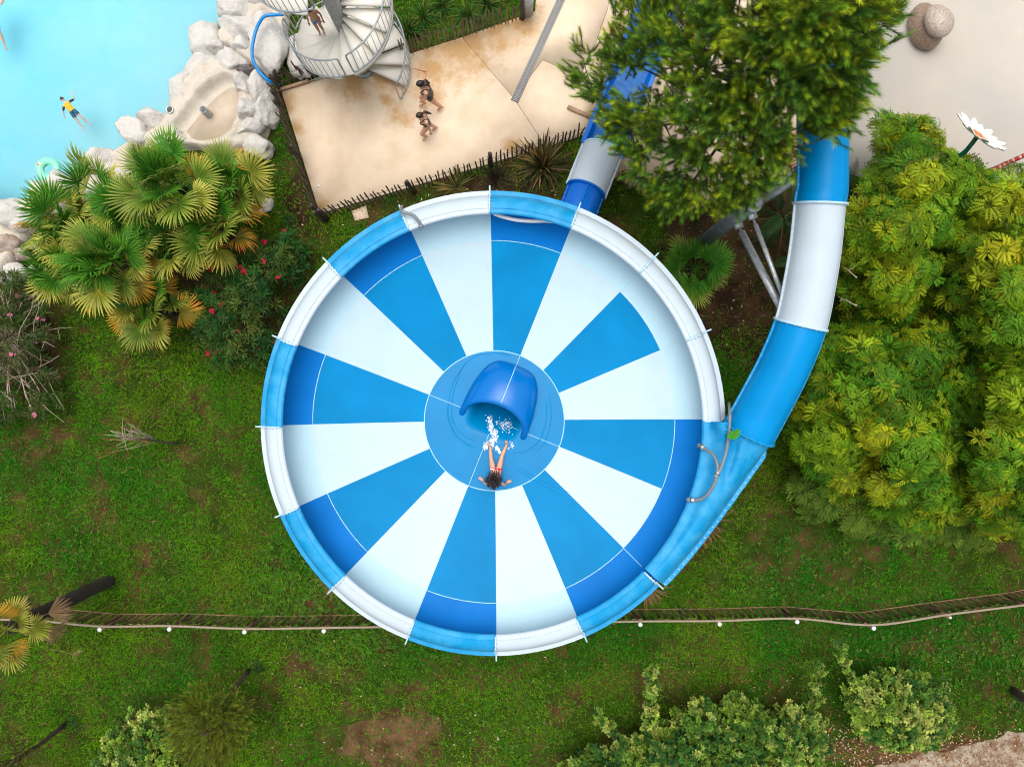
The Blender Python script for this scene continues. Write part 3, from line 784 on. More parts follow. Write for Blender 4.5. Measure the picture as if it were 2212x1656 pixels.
Fb = [(i * 90 + j, (i + 1) * 90 + j, (i + 1) * 90 + j + 1, i * 90 + j + 1) for i in range(69) for j in range(89) if ins[i, j] or ins[i + 1, j] or ins[i, j + 1] or ins[i + 1, j + 1]]
solid('rock_body', np.array([tuple(v) for v in Vb]), Fb, m_rockwarm, basin, smooth=True)
m_sand = M('damp_sandy_floor', (0.50, 0.405, 0.30), 0.6, 0.05, 2, col2=(0.56, 0.48, 0.38), c2scale=1.5)
fl = offset_poly(pw(BF, 0.28), 0.02)
MB().prism([(p[0], p[1]) for p in fl], 0.20, 0.285).build('basin_floor', m_sand, basin)
m_pvc = M('grey_pvc_pipe', (0.36, 0.37, 0.38), 0.5, 0.1, 8)
pb = P(452, 249, 0.27)
mb = MB(); n = 16
rows = [[pb + Vector((r * math.cos(2 * math.pi * k / n), r * math.sin(2 * math.pi * k / n), z)) for k in range(n)] for r, z in ((0.105, 0), (0.105, 0.40), (0.10, 0.42), (0.082, 0.42), (0.08, 0.05))]
mb.grid(rows, closed=True).build('pipe', m_pvc, basin, smooth=True)
MB().cyl(pb + Vector((0, 0, 0.04)), pb + Vector((0, 0, 0.06)), 0.079, 16).build('pipe_shade_disc', m_wire, basin)  # dark disc painting the shade inside the open pipe
# round lamp at the pool edge
lp = P(366, 237, 0.42)
lt = thing('pool_lamp', 'small round chrome lamp on the rocks at the pool edge', 'lamp', P(366, 237, 0.2))
m_chrome = M('chrome', (0.6, 0.6, 0.6), 0.2, 0.05, metal=0.9)
MB().tube([lp + Vector((0.09 * math.cos(a), 0.09 * math.sin(a), 0)) for a in np.linspace(0, 2 * math.pi, 21)[:-1]], 0.018, 6, closed=True).build('ring', m_chrome, lt, smooth=True)
MB().ball(lp - Vector((0, 0, 0.02)), 0.075, 12, 6, (1, 1, 0.5)).build('lens', m_wire, lt, smooth=True)
MB().cyl(lp - Vector((0, 0, 0.25)), lp - Vector((0, 0, 0.03)), 0.05, 10).build('stem', m_chrome, lt)
# blue hose
hp = [(612, 32, 1.0), (590, 33, 1.05), (570, 37, 1.05), (555, 60, 0.95), (546, 94, 0.9), (545, 124, 0.85), (557, 152, 0.75), (576, 172, 0.65), (590, 180, 0.5), (603, 184, 0.2)]
tag(MB().tube(smooth_curve([P(*p) for p in hp], 8), 0.045, 10).build('hose', m_bluehose, smooth=True), 'bright blue hose looping over the boulders to the fence', 'hose')

# swim ring
rt = thing('swim_ring', 'mint green inflatable swim ring with bird prints by the rocks', 'swim ring', P(104.5, 366, -0.12))
m_ring = M('mint_vinyl', (0.22, 0.72, 0.48), 0.3, 0.04, 4, coat=0.3)
rc = P(104.5, 366, -0.06)
rows = []
for i in range(49):
    A = 2 * math.pi * i / 48
    rows.append([rc + Vector((math.cos(A) * (0.238 + 0.112 * math.cos(b)), math.sin(A) * (0.238 + 0.112 * math.cos(b)), 0.10 * math.sin(b))) for b in np.linspace(0, 2 * math.pi, 19)[:-1]])
MB().grid(rows, closed=True).build('tube', m_ring, rt, smooth=True)
def print_patch(ang, r0, col, w, l, dz=0.004, da=0.0):
    a = math.radians(ang) + da; rows = []
    for i in range(7):
        rr = []
        for k in range(5):
            aa = a + (k - 2) / 4 * w / r0; b = (i - 3) / 6 * l / 0.112 + math.pi / 2
            rad = 0.238 + (0.112 + dz) * math.cos(b); rr.append(rc + Vector((math.cos(aa) * rad, math.sin(aa) * rad, (0.10 + dz) * math.sin(b))))
        rows.append(rr)
    MB().grid(rows).build('bird_print', col, rt, smooth=True)
m_pw = M('white_print', (0.85, 0.85, 0.85), 0.4, 0); m_po = M('orange_print', (0.8, 0.35, 0.05), 0.4, 0); m_pb = M('blue_print', (0.02, 0.16, 0.35), 0.4, 0)
for ang in (152, -42):
    print_patch(ang, 0.25, m_pw, 0.10, 0.09); print_patch(ang, 0.25, m_po, 0.05, 0.14, 0.006); print_patch(ang, 0.25, m_pb, 0.035, 0.05, 0.008, 0.11)

# ------------------------------------------------------------------ spiral stair
SB = P(785, 150, 0.06); A0 = math.radians(-12); ST = math.radians(22.5); RISE = 0.19
stair = thing('spiral_stair', 'white spiral staircase with curved galvanised railings', 'staircase', SB)
def sp(r, a, z): return Vector((SB.x + r * math.cos(a), SB.y + r * math.sin(a), z))
def zs(a): return 0.06 + RISE * ((a - A0) / ST + 1)
NST = 29
MB().cyl(SB, sp(0, 0, zs(A0 + ST * NST) + 1.0), 0.185, 24).build('centre_pole', m_concpost, stair, smooth=True)
MB().cyl(SB, SB + Vector((0, 0, 0.05)), 0.27, 16).build('pole_foot', m_galv, stair)
rows = []
mb = MB(); a0, a1 = -ST * 0.55, ST * 0.55
outer = [(1.33 * math.cos(a), 1.33 * math.sin(a)) for a in np.linspace(a0, a1, 7)]
inner_ = [(0.19 * math.cos(a), 0.19 * math.sin(a)) for a in np.linspace(a1 * 1.2, a0 * 1.2, 4)]
mb.prism(outer + inner_, -0.045, 0.0)
tread_me = mb.mesh('tread'); tread_me.materials.append(m_treadwhite)
brk_me = MB().box((0.23, 0, -0.10), (0.10, 0.10, 0.10)).mesh('bracket'); brk_me.materials.append(m_darksteel)
lipm = MB().box((0.76, -0.255 * 0.55, -0.075), (1.12, 0.02, 0.06), Matrix.Rotation(-ST * 0.55, 3, 'Z')).mesh('nosing'); lipm.materials.append(m_treadwhite)
for i in range(NST):
    a = A0 + ST * i
    t = put('tread', tread_me, None, stair, sp(0, 0, zs(a)), rot=(0, 0, a))
    b = put('bracket', brk_me, None, None, (0, 0, 0)); b.parent = t
def railing(d0, d1, fascia=False):
    a0, a1 = math.radians(d0), math.radians(d1); n = 26; R = 1.36
    A = np.linspace(a0, a1, n)
    lo = [sp(R, a, zs(a) + 0.10) for a in A]; hi = [sp(R, a, zs(a) + 1.0) for a in A]
    loop = hi[1:-1] + [hi[-1].lerp(hi[-2], 0.15) + Vector((0, 0, -0.03)), hi[-1] - Vector((0, 0, 0.12)), lo[-1] + Vector((0, 0, 0.1)), lo[-1].lerp(lo[-2], 0.15)] + lo[1:-1][::-1] + [lo[0].lerp(lo[1], 0.15), lo[0] + Vector((0, 0, 0.1)), hi[0] - Vector((0, 0, 0.12)), hi[0].lerp(hi[1], 0.15) + Vector((0, 0, -0.03))]
    f = MB().tube(loop, 0.022, 7, closed=True).build('railing', m_galv, stair, smooth=True)
    mb = MB(); k = int((d1 - d0) / 6.2)
    for j in range(1, k):
        a = a0 + (a1 - a0) * j / k; mb.cyl(sp(R, a, zs(a) + 0.10), sp(R, a, zs(a) + 1.0), 0.0085, 5)
    o = mb.build('balusters', m_galv, f); o['kind'] = 'stuff'
    for a in (a0 + 0.08, (a0 + a1) / 2, a1 - 0.08):
        MB().cyl(sp(1.30, a, zs(a) - 0.02), sp(R, a, zs(a) + 0.10), 0.016, 6).build('bracket', m_galv, f)
    if fascia:
        rows = [[sp(1.34, a, zs(a) + 0.05), sp(1.38, a, zs(a) + 0.05), sp(1.38, a, zs(a) - 0.09), sp(1.34, a, zs(a) - 0.09)] for a in A]
        MB().grid(rows, closed=True).build('fascia', m_treadwhite, stair)
railing(-40, 76); railing(82, 172); railing(180, 276); railing(285, 378, True); railing(386, 476, True); railing(482, 572); railing(578, 640)

# metal barrier panel under the stair
ba, bb = P(667, 178, 0.06), P(762, 150, 0.06); bd = (bb - ba)
bt = thing('metal_barrier', 'low galvanised barrier panel at the foot of the spiral stair', 'barrier', ba)
Z = lambda h: Vector((0, 0, h))
MB().tube([ba + Z(0.06), ba + Z(1.0), bb + Z(1.0), bb + Z(0.06)], 0.022, 7, closed=True).build('frame', m_galv, bt, smooth=True)
mb = MB()
for k in range(1, 11): q = ba + bd * k / 11; mb.cyl(q + Z(0.06), q + Z(1.0), 0.0085, 5)
mb.build('balusters', m_galv, bt)['kind'] = 'stuff'

# ------------------------------------------------------------------ picket fences
def picket_mesh(seed, h=1.0, w=0.045, t=0.028):
    rd = random.Random(seed); rows = []; bx = rd.uniform(-0.03, 0.03); by = rd.uniform(-0.025, 0.025)
    for z, k in ((0, 0.9), (0.25, 1), (0.5, 1.05), (0.75, 0.95), (0.93, 0.8), (1.0, 0.15)):
        ww, tt = w * k * rd.uniform(0.85, 1.15), t * max(k, 0.4) * rd.uniform(0.85, 1.15)
        dx, dy = bx * math.sin(z * 3), by * math.sin(z * 3.5 + 1)
        rows.append([Vector((dx + sx * ww / 2, dy + sy * tt / 2, z * h)) for sx, sy in ((-1, -1), (1, -1), (1, 1), (-1, 1))])
    mb = MB(); mb.grid(rows, closed=True); mb.f = [f[::-1] for f in mb.f]
    m = len(mb.v); mb.f.append((m - 4, m - 3, m - 2, m - 1))
    return mb.mesh('picket')
PK = [picket_mesh(i) for i in range(6)]; PK2 = [picket_mesh(20 + i) for i in range(6)]
for me in PK: me.materials.append(m_picket)
for me in PK2: me.materials.append(m_picket2)
post_me = MB().tube([(0, 0, 0), (0.01, 0, 0.5), (0, 0.01, 1.0), (0, 0, 1.06)], [0.06, 0.058, 0.056, 0.04], 9).mesh('post'); post_me.materials.append(m_timber)
def picket_fence(label, pts, spacing, posts, meshes=PK, h=1.0, z=0.0, lean=0.03):
    line = smooth_curve([P(x, y, z) for x, y in pts], 6) if len(pts) > 2 else [P(*p, z) for p in pts]
    t = thing('picket_fence', label, 'fence', line[0], 'chestnut picket fences round the terrace')
    for p, d in arc_points(line, spacing):
        p = p + d * random.uniform(-0.018, 0.018)
        put('picket', random.choice(meshes), None, t, p, rot=(random.gauss(0, lean), random.gauss(0, lean), math.atan2(d.y, d.x) + random.choice((0, math.pi))), scale=(0.85, 0.85, h * random.uniform(0.95, 1.03)))
    nrm = Vector((0, 0, 0.002))
    for hh in (0.3, 0.72):
        MB().tube([q + Vector((0, 0, hh * h)) for q in line], 0.006, 5).build('wire', m_wire, t)
    for (x, y) in posts:
        put('post', post_me, None, t, P(x, y, z), rot=(random.gauss(0, .04), random.gauss(0, .04), random.random()), scale=(1, 1, h))
    return t
picket_fence('dark chestnut picket fence along the lower edge of the terrace', [(700, 470), (850, 426), (1000, 380), (1130, 338), (1262, 296)], 0.118, [(708, 474), (893, 417), (1060, 362)])
picket_fence('short picket fence right of the white tube in shade', [(1326, 392), (1400, 420), (1470, 452), (1530, 474)], 0.122, [(1336, 396)])
picket_fence('weathered picket fence seen edge-on along the left of the terrace', [(606, 190), (618, 250), (640, 312), (660, 376), (682, 440), (700, 472)], 0.085, [(612, 228), (650, 345), (694, 466), (702, 478)], lean=0.07)
picket_fence('bleached picket fence above the terrace with grass growing through', [(868, 124), (950, 98), (1040, 69), (1133, 40)], 0.105, [(1128, 44)], PK2)
picket_fence('low tangled pickets between the boulders and the spiral stair', [(603, 190), (650, 176), (700, 162), (770, 141)], 0.095, [(604, 196)], h=0.9, lean=0.1)
tag(MB().box(P(632, 186, 0.12), (0.95, 0.07, 0.10), Matrix.Rotation(math.radians(17), 3, 'Z')).build('timber_edging', m_timberpale), 'pale timber edging board beneath the tangled pickets', 'board')
pc = P(1138, 30, 0)
bo = thing('bollard', 'short round grey concrete bollard ending the bleached picket fence', 'bollard', pc)
MB().cyl(pc, pc + Z(1.0), 0.165, 20).build('shaft', m_concpost, bo, smooth=False)
MB().tube([pc + Z(0.03), pc + Z(0.08)], 0.175, 20).build('base_ring', m_galv, bo)

# long rope-topped slat fence across the bottom lawn
ROPE = [(-40, 1336), (85, 1340), (217, 1352), (367, 1351), (529, 1357), (700, 1355), (880, 1352), (1050, 1348), (1215, 1345), (1382, 1341), (1553, 1340), (1720, 1335), (1885, 1349), (2050, 1326), (2225, 1304), (2300, 1290)]
FH = 0.92
def slat_mesh(seed):
    rd = random.Random(seed); w, t, h = 0.072 * rd.uniform(0.85, 1.15), 0.02, FH - 0.02
    b = rd.uniform(-0.012, 0.012)
    mb = MB(); mb.grid([[Vector((sx * w / 2 + b * math.sin(z * 3), sy * t / 2, z * h)) for sx, sy in ((-1, -1), (1, -1), (1, 1), (-1, 1))] for z in (0, 0.5, 1)], closed=True)
    mb.f = [f[::-1] for f in mb.f]; mb.f.append((8, 9, 10, 11)); me = mb.mesh('slat'); me.materials.append(m_slat); return me
SL = [slat_mesh(i) for i in range(5)]
rope_pts = [P(x, y, FH) for x, y in ROPE]
sf = thing('slat_fence', 'long brown timber slat fence with rope top and white capped posts', 'fence', Vector((rope_pts[0].x, rope_pts[0].y, 0)))
line0 = [Vector((p.x, p.y, 0)) for p in rope_pts]
for p, d in arc_points(line0, 0.19):
    px = CX + p.x / (20 - FH) * F_PX
    if 850 < px < 1300: continue
    put('slat', random.choice(SL), None, sf, p + Vector((0, 0.03, 0)), rot=(random.gauss(0, .02), random.gauss(0, .035), math.atan2(d.y, d.x) + random.gauss(0, .05)), scale=(1, 1, random.uniform(0.95, 1.0)))
for zz, nm in ((0.06, 'lower_rail'),):
    mb = MB()
    for a, b in zip(line0[:-1], line0[1:]):
        d = (b - a); mb.box((a + b) / 2 + Vector((0, 0.052, zz)), (d.length - 0.01, 0.018, 0.035), Matrix.Rotation(math.atan2(d.y, d.x), 3, 'Z'))
    mb.build(nm, m_slat, sf)
MB().tube(smooth_curve(rope_pts, 6), 0.030, 8).build('rope', m_rope, sf, smooth=True)
cap_me = MB().tube([(0, 0, 0), (0, 0, 0.03), (0, 0, 0.045)], [0.058, 0.058, 0.04], 14).mesh('cap'); cap_me.materials.append(m_capwhite)
pst_me = MB().cyl((0, 0, 0), (0, 0, FH + 0.02), 0.05, 10).mesh('fence_post'); pst_me.materials.append(m_slat)
for i, p in enumerate(rope_pts):
    if i in (0, 6, 7, 8) or i == len(rope_pts) - 1: continue
    q = Vector((p.x, p.y - 0.075, 0))
    o = put('fence_post', pst_me, None, sf, q)
    c = put('cap', cap_me, None, None, (0, 0, 0)); c.parent = o; c.location = (0, 0, FH + 0.02)
    if i in (1, 13): c.scale = (0.6, 0.6, 1)

# ------------------------------------------------------------------ splash pad features
def smooth_stone(label, c, r, rot, mat, seed):
    bm = bmesh.new(); bmesh.ops.create_icosphere(bm, subdivisions=4, radius=1.0); off = Vector((seed, seed * 2, 1))
    for v in bm.verts:
        f = 1 + 0.10 * noise.noise(v.co * 0.9 + off); v.co = Vector((v.co.x * r[0], v.co.y * r[1], v.co.z * r[2])) * f
    me = bpy.data.meshes.new('stone'); bm.to_mesh(me); bm.free(); me.polygons.foreach_set('use_smooth', np.ones(len(me.polygons), bool))
    tag(put('stone', me, mat, None, c, rot=(0, 0, math.radians(rot))), label, 'stone', 'two stacked smooth stones')
smooth_stone('large speckled brown stone lying on the splash pad', P(1999, 60, 0.28), (0.44, 0.66, 0.38), 18, m_stone, 3.1)
smooth_stone('smaller pale stone resting on the large brown stone', P(2027, 47, 0.78), (0.37, 0.44, 0.26), 20, m_stone2, 8.4)
# giant daisy
dz = 2.6; fc = P(2110, 295, dz)
dt = thing('daisy_sprayer', 'giant white daisy sprayer with orange centre and green stem', 'water toy', P(2030, 318, 0))
nrm = Vector((0.42, 0.60, 0.68)).normalized(); e1 = nrm.cross(Vector((0, 0, 1))).normalized(); e2 = nrm.cross(e1)
m_petal = M('white_petal', (0.86, 0.86, 0.86), 0.4, 0.02); m_dcen = M('orange_flower_centre', (0.72, 0.20, 0.05), 0.5, 0.25, 14); m_stem = M('green_stem', (0.0, 0.11, 0.055), 0.4, 0.05)
for k in range(17):
    a = 2 * math.pi * k / 17; d = e1 * math.cos(a) + e2 * math.sin(a); s = nrm.cross(d); rows = []
    L = 0.66 * (1 + 0.06 * math.sin(k * 2.3))
    for t in np.linspace(0, 1, 9):
        w = 0.115 * (0.35 + 0.65 * math.sin(math.pi * min(1, t * 0.9 + 0.06)) ** 0.8) * (1 if t < 0.85 else max(0.12, 1 - ((t - 0.85) / 0.15) ** 2))
        b = fc + d * (0.08 + L * t) + nrm * (0.14 * t * t * (1 if k % 2 else 0.8) + (0.012 if k % 2 else 0))
        rows.append([b - s * w + nrm * 0.02, b, b + s * w + nrm * 0.02])
    thick(MB().grid(rows).build('petal', m_petal, dt, smooth=True), 0.015)
mb = MB(); mb.ball(fc + nrm * 0.03, 0.15, 16, 8, (1, 1, 0.4), nrm.to_track_quat('Z', 'Y').to_matrix())
for k in range(26):
    a = 2 * math.pi * k / 26; d = e1 * math.cos(a) + e2 * math.sin(a); mb.tube([fc + d * 0.12 + nrm * 0.04, fc + d * (0.25 + 0.06 * (k % 3)) + nrm * 0.05], [0.022, 0.002], 4)
mb.build('flower_centre', m_dcen, dt, smooth=True)
stp = [P(2030, 318, 0), P(2030, 321, 0.8), P(2032, 323, 1.6), P(2040, 323, 2.0), P(2052, 333, 2.15), P(2066, 338, 2.2), P(2082, 329, 2.35), P(2096, 314, 2.5), fc]
MB().tube(smooth_curve(stp, 8), 0.055, 10).build('stem', m_stem, dt, smooth=True)
# red and white striped spray pole, right edge
m_red = M('red_paint', (0.42, 0.03, 0.03), 0.45, 0.1, 6); m_cream = M('cream_paint', (0.6, 0.42, 0.30), 0.45, 0.1, 6)
pp = [P(2140, 372, 1.6), P(2165, 358, 1.75), P(2190, 345, 1.9), P(2230, 328, 2.1)]
bt2 = thing('striped_spray_pole', 'red and cream striped spray pole above the tree at the right edge', 'water toy', P(2230, 328, 0))
cur = smooth_curve(pp, 8)
for i in range(0, len(cur) - 1):
    MB().tube([cur[i], cur[i].lerp(cur[i + 1], 0.97)], 0.05, 10).build('stripe', m_red if i % 3 else m_cream, bt2, smooth=True)
MB().tube([cur[-1], Vector((cur[-1].x, cur[-1].y, 0))], 0.06, 10).build('pole', m_red, bt2)
# reddish deck boards glimpsed beside the inlet tube
m_deck = M('reddish_deck_board', (0.40, 0.16, 0.12), 0.7, 0.15, 8, rnd=0.15)
dk = thing('timber_deck', 'reddish slatted deck glimpsed between pine and inlet tube', 'deck', P(1712, 310, 0))
for k in range(9):
    MB().box(P(1712 + k * 1.2, 292 + k * 8.2, 0.14), (0.55, 0.085, 0.03), Matrix.Rotation(math.radians(28), 3, 'Z')).build('board', m_deck, dk)
MB().box(P(1716, 325, 0.06), (0.08, 0.9, 0.10), Matrix.Rotation(math.radians(-6), 3, 'Z')).build('joist', m_bark, dk)

# ------------------------------------------------------------------ hoses on the rim
def hose(label, pts, r, ends):
    c = smooth_curve([P(*p) for p in pts], 8)
    t = thing('hose', label, 'hose', (c[0].x, c[0].y, c[0].z), 'grey hoses on the bowl rim')
    MB().tube(c, r, 10).build('hose_tube', m_hose, t, smooth=True)
    for (p, q) in ends:
        a, b = P(*p), P(*q); n_ = MB().cyl(a, b, r * 1.35, 10).build('nozzle', m_galv, t, smooth=True)
        MB().cyl(a.lerp(b, 0.35), a.lerp(b, 0.5), r * 1.7, 10).build('clamp', m_wire, n_)
hose('grey hose dropping over the rim beside the short upper pickets', [(868, 446, 3.5), (866, 452, 4.0), (868, 458, 4.28), (880, 461, 4.32), (893, 466, 4.30), (903, 477, 4.26), (908, 486, 4.2)], 0.036, [((907, 484, 4.2), (911, 494, 4.1))])
hose('forked grey hose lying on the blue inlet cover', [(1574, 870, 3.7), (1576, 890, 4.30), (1574, 930, 4.42), (1568, 975, 4.66), (1554, 1016, 4.66), (1548, 1024, 4.64)], 0.036, [((1546, 1030, 4.64), (1552, 1016, 4.64))])
hose('curved grey hose with two nozzles over the bowl wall', [(1512, 963, 4.2), (1524, 970, 4.34), (1538, 980, 4.5), (1548, 1000, 4.62), (1549, 1025, 4.62), (1538, 1052, 4.56), (1520, 1074, 4.42), (1500, 1080, 4.28), (1488, 1078, 4.2)], 0.036, [((1520, 967, 4.30), (1508, 961, 4.16)), ((1500, 1080, 4.28), (1484, 1078, 4.16))])
# ------------------------------------------------------------------ vegetation
def basis(D, spin):
    """(n,3,3) matrices whose local z is D, turned by spin about it"""
    D = D / (np.linalg.norm(D, axis=1, keepdims=True) + 1e-9)
    ref = np.where(np.abs(D[:, 2:3]) < 0.95, np.array([[0, 0, 1.0]]), np.array([[1.0, 0, 0]]))
    X = np.cross(ref, D); X /= np.linalg.norm(X, axis=1, keepdims=True) + 1e-9
    Y = np.cross(D, X); c, s = np.cos(spin)[:, None], np.sin(spin)[:, None]
    return np.stack([X * c + Y * s, -X * s + Y * c, D], axis=2)

def scatter(tmpl, T, Rm, S, colr):
    V, F, C = tmpl; n, k = len(T), len(V)
    out = np.einsum('nij,kj->nki', Rm, V) * np.asarray(S)[:, None, None] + np.asarray(T)[:, None, :]
    Fs = [(f[None] + (np.arange(n) * k)[:, None, None]).reshape(-1, f.shape[1]) for f in F]
    C = np.asarray(C)
    col = (np.asarray(colr)[:, None, :] * (C[None, :, None] if C.ndim == 1 else C[None])).reshape(-1, 3)
    return out.reshape(-1, 3), Fs, np.clip(col, 0, 1)

def join(parts):
    Vs, Fq, Ft, Cs, o = [], [], [], [], 0
    for V, F, C in parts:
        for f in F: (Fq if f.shape[1] == 4 else Ft).append(f + o)
        Vs.append(V); Cs.append(C); o += len(V)
    F = ([np.concatenate(Fq)] if Fq else []) + ([np.concatenate(Ft)] if Ft else [])
    return np.concatenate(Vs), F, np.concatenate(Cs)

def leaf_quad(base, d, nrm, L, w, mid=0.45):
    s = np.cross(d, nrm); s = s / (np.linalg.norm(s) + 1e-9)
    return [base, base + d * L * mid + s * w / 2, base + d * L, base + d * L * mid - s * w / 2]

def unit(v): v = np.asarray(v, float); return v / np.linalg.norm(v)

def t_pinnate(seed, nleaf=8, L=0.30, pairs=5, ll=0.098, lw=0.032):
    r = np.random.default_rng(seed); V = []; C = []
    for i in range(nleaf):
        a = 2 * math.pi * (i + r.uniform(-.3, .3)) / nleaf; el = r.uniform(0.15, 0.75)
        d = np.array([math.cos(a) * math.cos(el), math.sin(a) * math.cos(el), math.sin(el)]); LL = L * r.uniform(0.75, 1.15); side = np.array([-math.sin(a), math.cos(a), 0])
        shade = r.uniform(0.75, 1.2)
        for j in range(pairs + 1):
            t = 0.28 + 0.72 * j / pairs; p = d * LL * t - np.array([0, 0, 0.45 * LL * t * t])
            dd = unit(d - np.array([0, 0, 0.9 * t])); nr = unit(np.cross(dd, side))
            if nr[2] < 0: nr = -nr
            if j == pairs: ds = [dd]
            else: ds = [unit(dd * 0.7 + side * 0.75), unit(dd * 0.7 - side * 0.75)]
            for q in ds:
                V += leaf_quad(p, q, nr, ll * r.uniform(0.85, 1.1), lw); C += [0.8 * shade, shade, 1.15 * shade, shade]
    n = len(V) // 4
    return np.array(V), [np.arange(4 * n).reshape(n, 4)], np.array(C)

def t_rosette(seed, nleaf=8, L=0.085, w=0.045, e0=0.1, e1=1.0, mid=0.6):
    r = np.random.default_rng(seed); V = []; C = []
    for i in range(nleaf):
        a = i * 2.4 + r.uniform(-.25, .25); el = e0 + (e1 - e0) * i / nleaf
        d = np.array([math.cos(a) * math.cos(el), math.sin(a) * math.cos(el), math.sin(el)])
        nr = unit(np.array([-math.cos(a) * math.sin(el), -math.sin(a) * math.sin(el), math.cos(el)]))
        k = r.uniform(0.8, 1.15); LL = L * r.uniform(0.8, 1.15) * (1 - 0.35 * i / nleaf)
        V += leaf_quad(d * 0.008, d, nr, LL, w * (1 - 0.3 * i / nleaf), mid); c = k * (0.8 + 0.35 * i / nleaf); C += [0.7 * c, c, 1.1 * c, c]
    n = len(V) // 4
    return np.array(V), [np.arange(4 * n).reshape(n, 4)], np.array(C)

def t_shoot(seed, n=70, L=0.26, nl=0.105, w=0.0075, tipc=(1.9, 1.7, 1.3)):
    """pine shoot along +z: needles fan forward, the newest ones at the tip are paler"""
    r = np.random.default_rng(seed); V = []; C = []
    for i in range(n):
        t = (i / n) ** 0.9; a = i * 2.399; spread = 0.85 - 0.45 * t + r.uniform(-.12, .12)
        d = np.array([math.cos(a) * math.sin(spread), math.sin(a) * math.sin(spread), math.cos(spread)])
        b = np.array([0, 0, L * t]); s = unit(np.cross(d, [0.3, 0.2, 1])) * w / 2; LL = nl * r.uniform(0.75, 1.1)
        V += [b - s, b + s, b + d * LL]
        c = np.array([1, 1, 1.0]) * r.uniform(0.7, 1.1) if t < 0.72 else np.array(tipc) * r.uniform(0.8, 1.1)
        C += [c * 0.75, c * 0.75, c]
    for k in range(3):                                       # woody axis
        a = k * 2.1; s = np.array([math.cos(a), math.sin(a), 0]) * 0.008
        V += [-s, s, np.array([0, 0, L * 1.05])]; C += [np.array([1.1, 0.45, 0.6])] * 3
    m = len(V) // 3
    return np.array(V), [np.arange(3 * m).reshape(m, 3)], np.array(C)

def lobes_in(poly, n, zlo, zhi, r0, r1, edge=130.0, tries=4000, gap=0.75, zvar=0.5):
    xs = [p[0] for p in poly]; ys = [p[1] for p in poly]; L = []
    for _ in range(tries):
        x, y = random.uniform(min(xs), max(xs)), random.uniform(min(ys), max(ys))
        if not in_poly(np.array([x]), np.array([y]), poly)[0]: continue
        e = float(edge_dist(np.array([x]), np.array([y]), poly)[0]); k = min(1, e / edge)
        z = zlo + (zhi - zlo) * k ** 0.55 * random.uniform(zvar, 1.0); r = min(r0 + (r1 - r0) * k, max(0.16, e * 0.0115)) * random.uniform(0.85, 1.1)
        p = P(x, y, z)
        if all((p - q).length > gap * (r + s) * 0.75 for q, s in L): L.append((p, r))
        if len(L) >= n: break
    return L

def on_lobes(L, dens, flat=0.8, inside=0.25, zmin=-0.25, rs=None):
    r = rs or rng; T = []; D = []; K = []
    for i, (p, rad) in enumerate(L):
        n = max(6, int(dens * 4 * math.pi * rad * rad)); d = r.normal(size=(int(n * 1.6), 3)); d /= np.linalg.norm(d, axis=1, keepdims=True)
        d = d[d[:, 2] > zmin][:n]; f = np.where(r.random(len(d)) < inside, r.uniform(0.4, 0.9, len(d)), r.uniform(0.85, 1.30, len(d)))
        q = d * f[:, None] * rad * np.array([1, 1, flat]) + np.array(tuple(p))
        T.append(q); D.append(d); K.append(np.full(len(d), i))
    return np.concatenate(T), np.concatenate(D), np.concatenate(K)

def branch_tubes(mb, a, b, r0, r1, wob=0.12, n=7):
    a, b = Vector(a), Vector(b); L = (b - a).length; pts = []
    o = Vector((random.uniform(0, 99), random.uniform(0, 99), 0))
    for i in range(n):
        t = i / (n - 1); p = a.lerp(b, t); w = wob * L * math.sin(math.pi * t)
        pts.append(p + Vector((noise.noise(o + Vector((t * 2, 0, 0))), noise.noise(o + Vector((t * 2, 7, 0))), noise.noise(o + Vector((t * 2, 0, 9))) + 0.3 * (t > 0))) * w)
    mb.tube(pts, [r0 + (r1 - r0) * i / (n - 1) for i in range(n)], 7)
    return pts

def colors_for(n, K, base_cols, jit=0.15, r=None):
    r = r or rng; base = np.array(base_cols)
    per = base[r.integers(0, len(base), int(K.max()) + 1)]
    c = (per[K] * 0.5 + base[r.integers(0, len(base), n)] * 0.5) * (1 + r.normal(0, jit, (n, 1))) * (1 + r.normal(0, 0.05, (n, 3)))
    return np.clip(c, 0.002, 1)

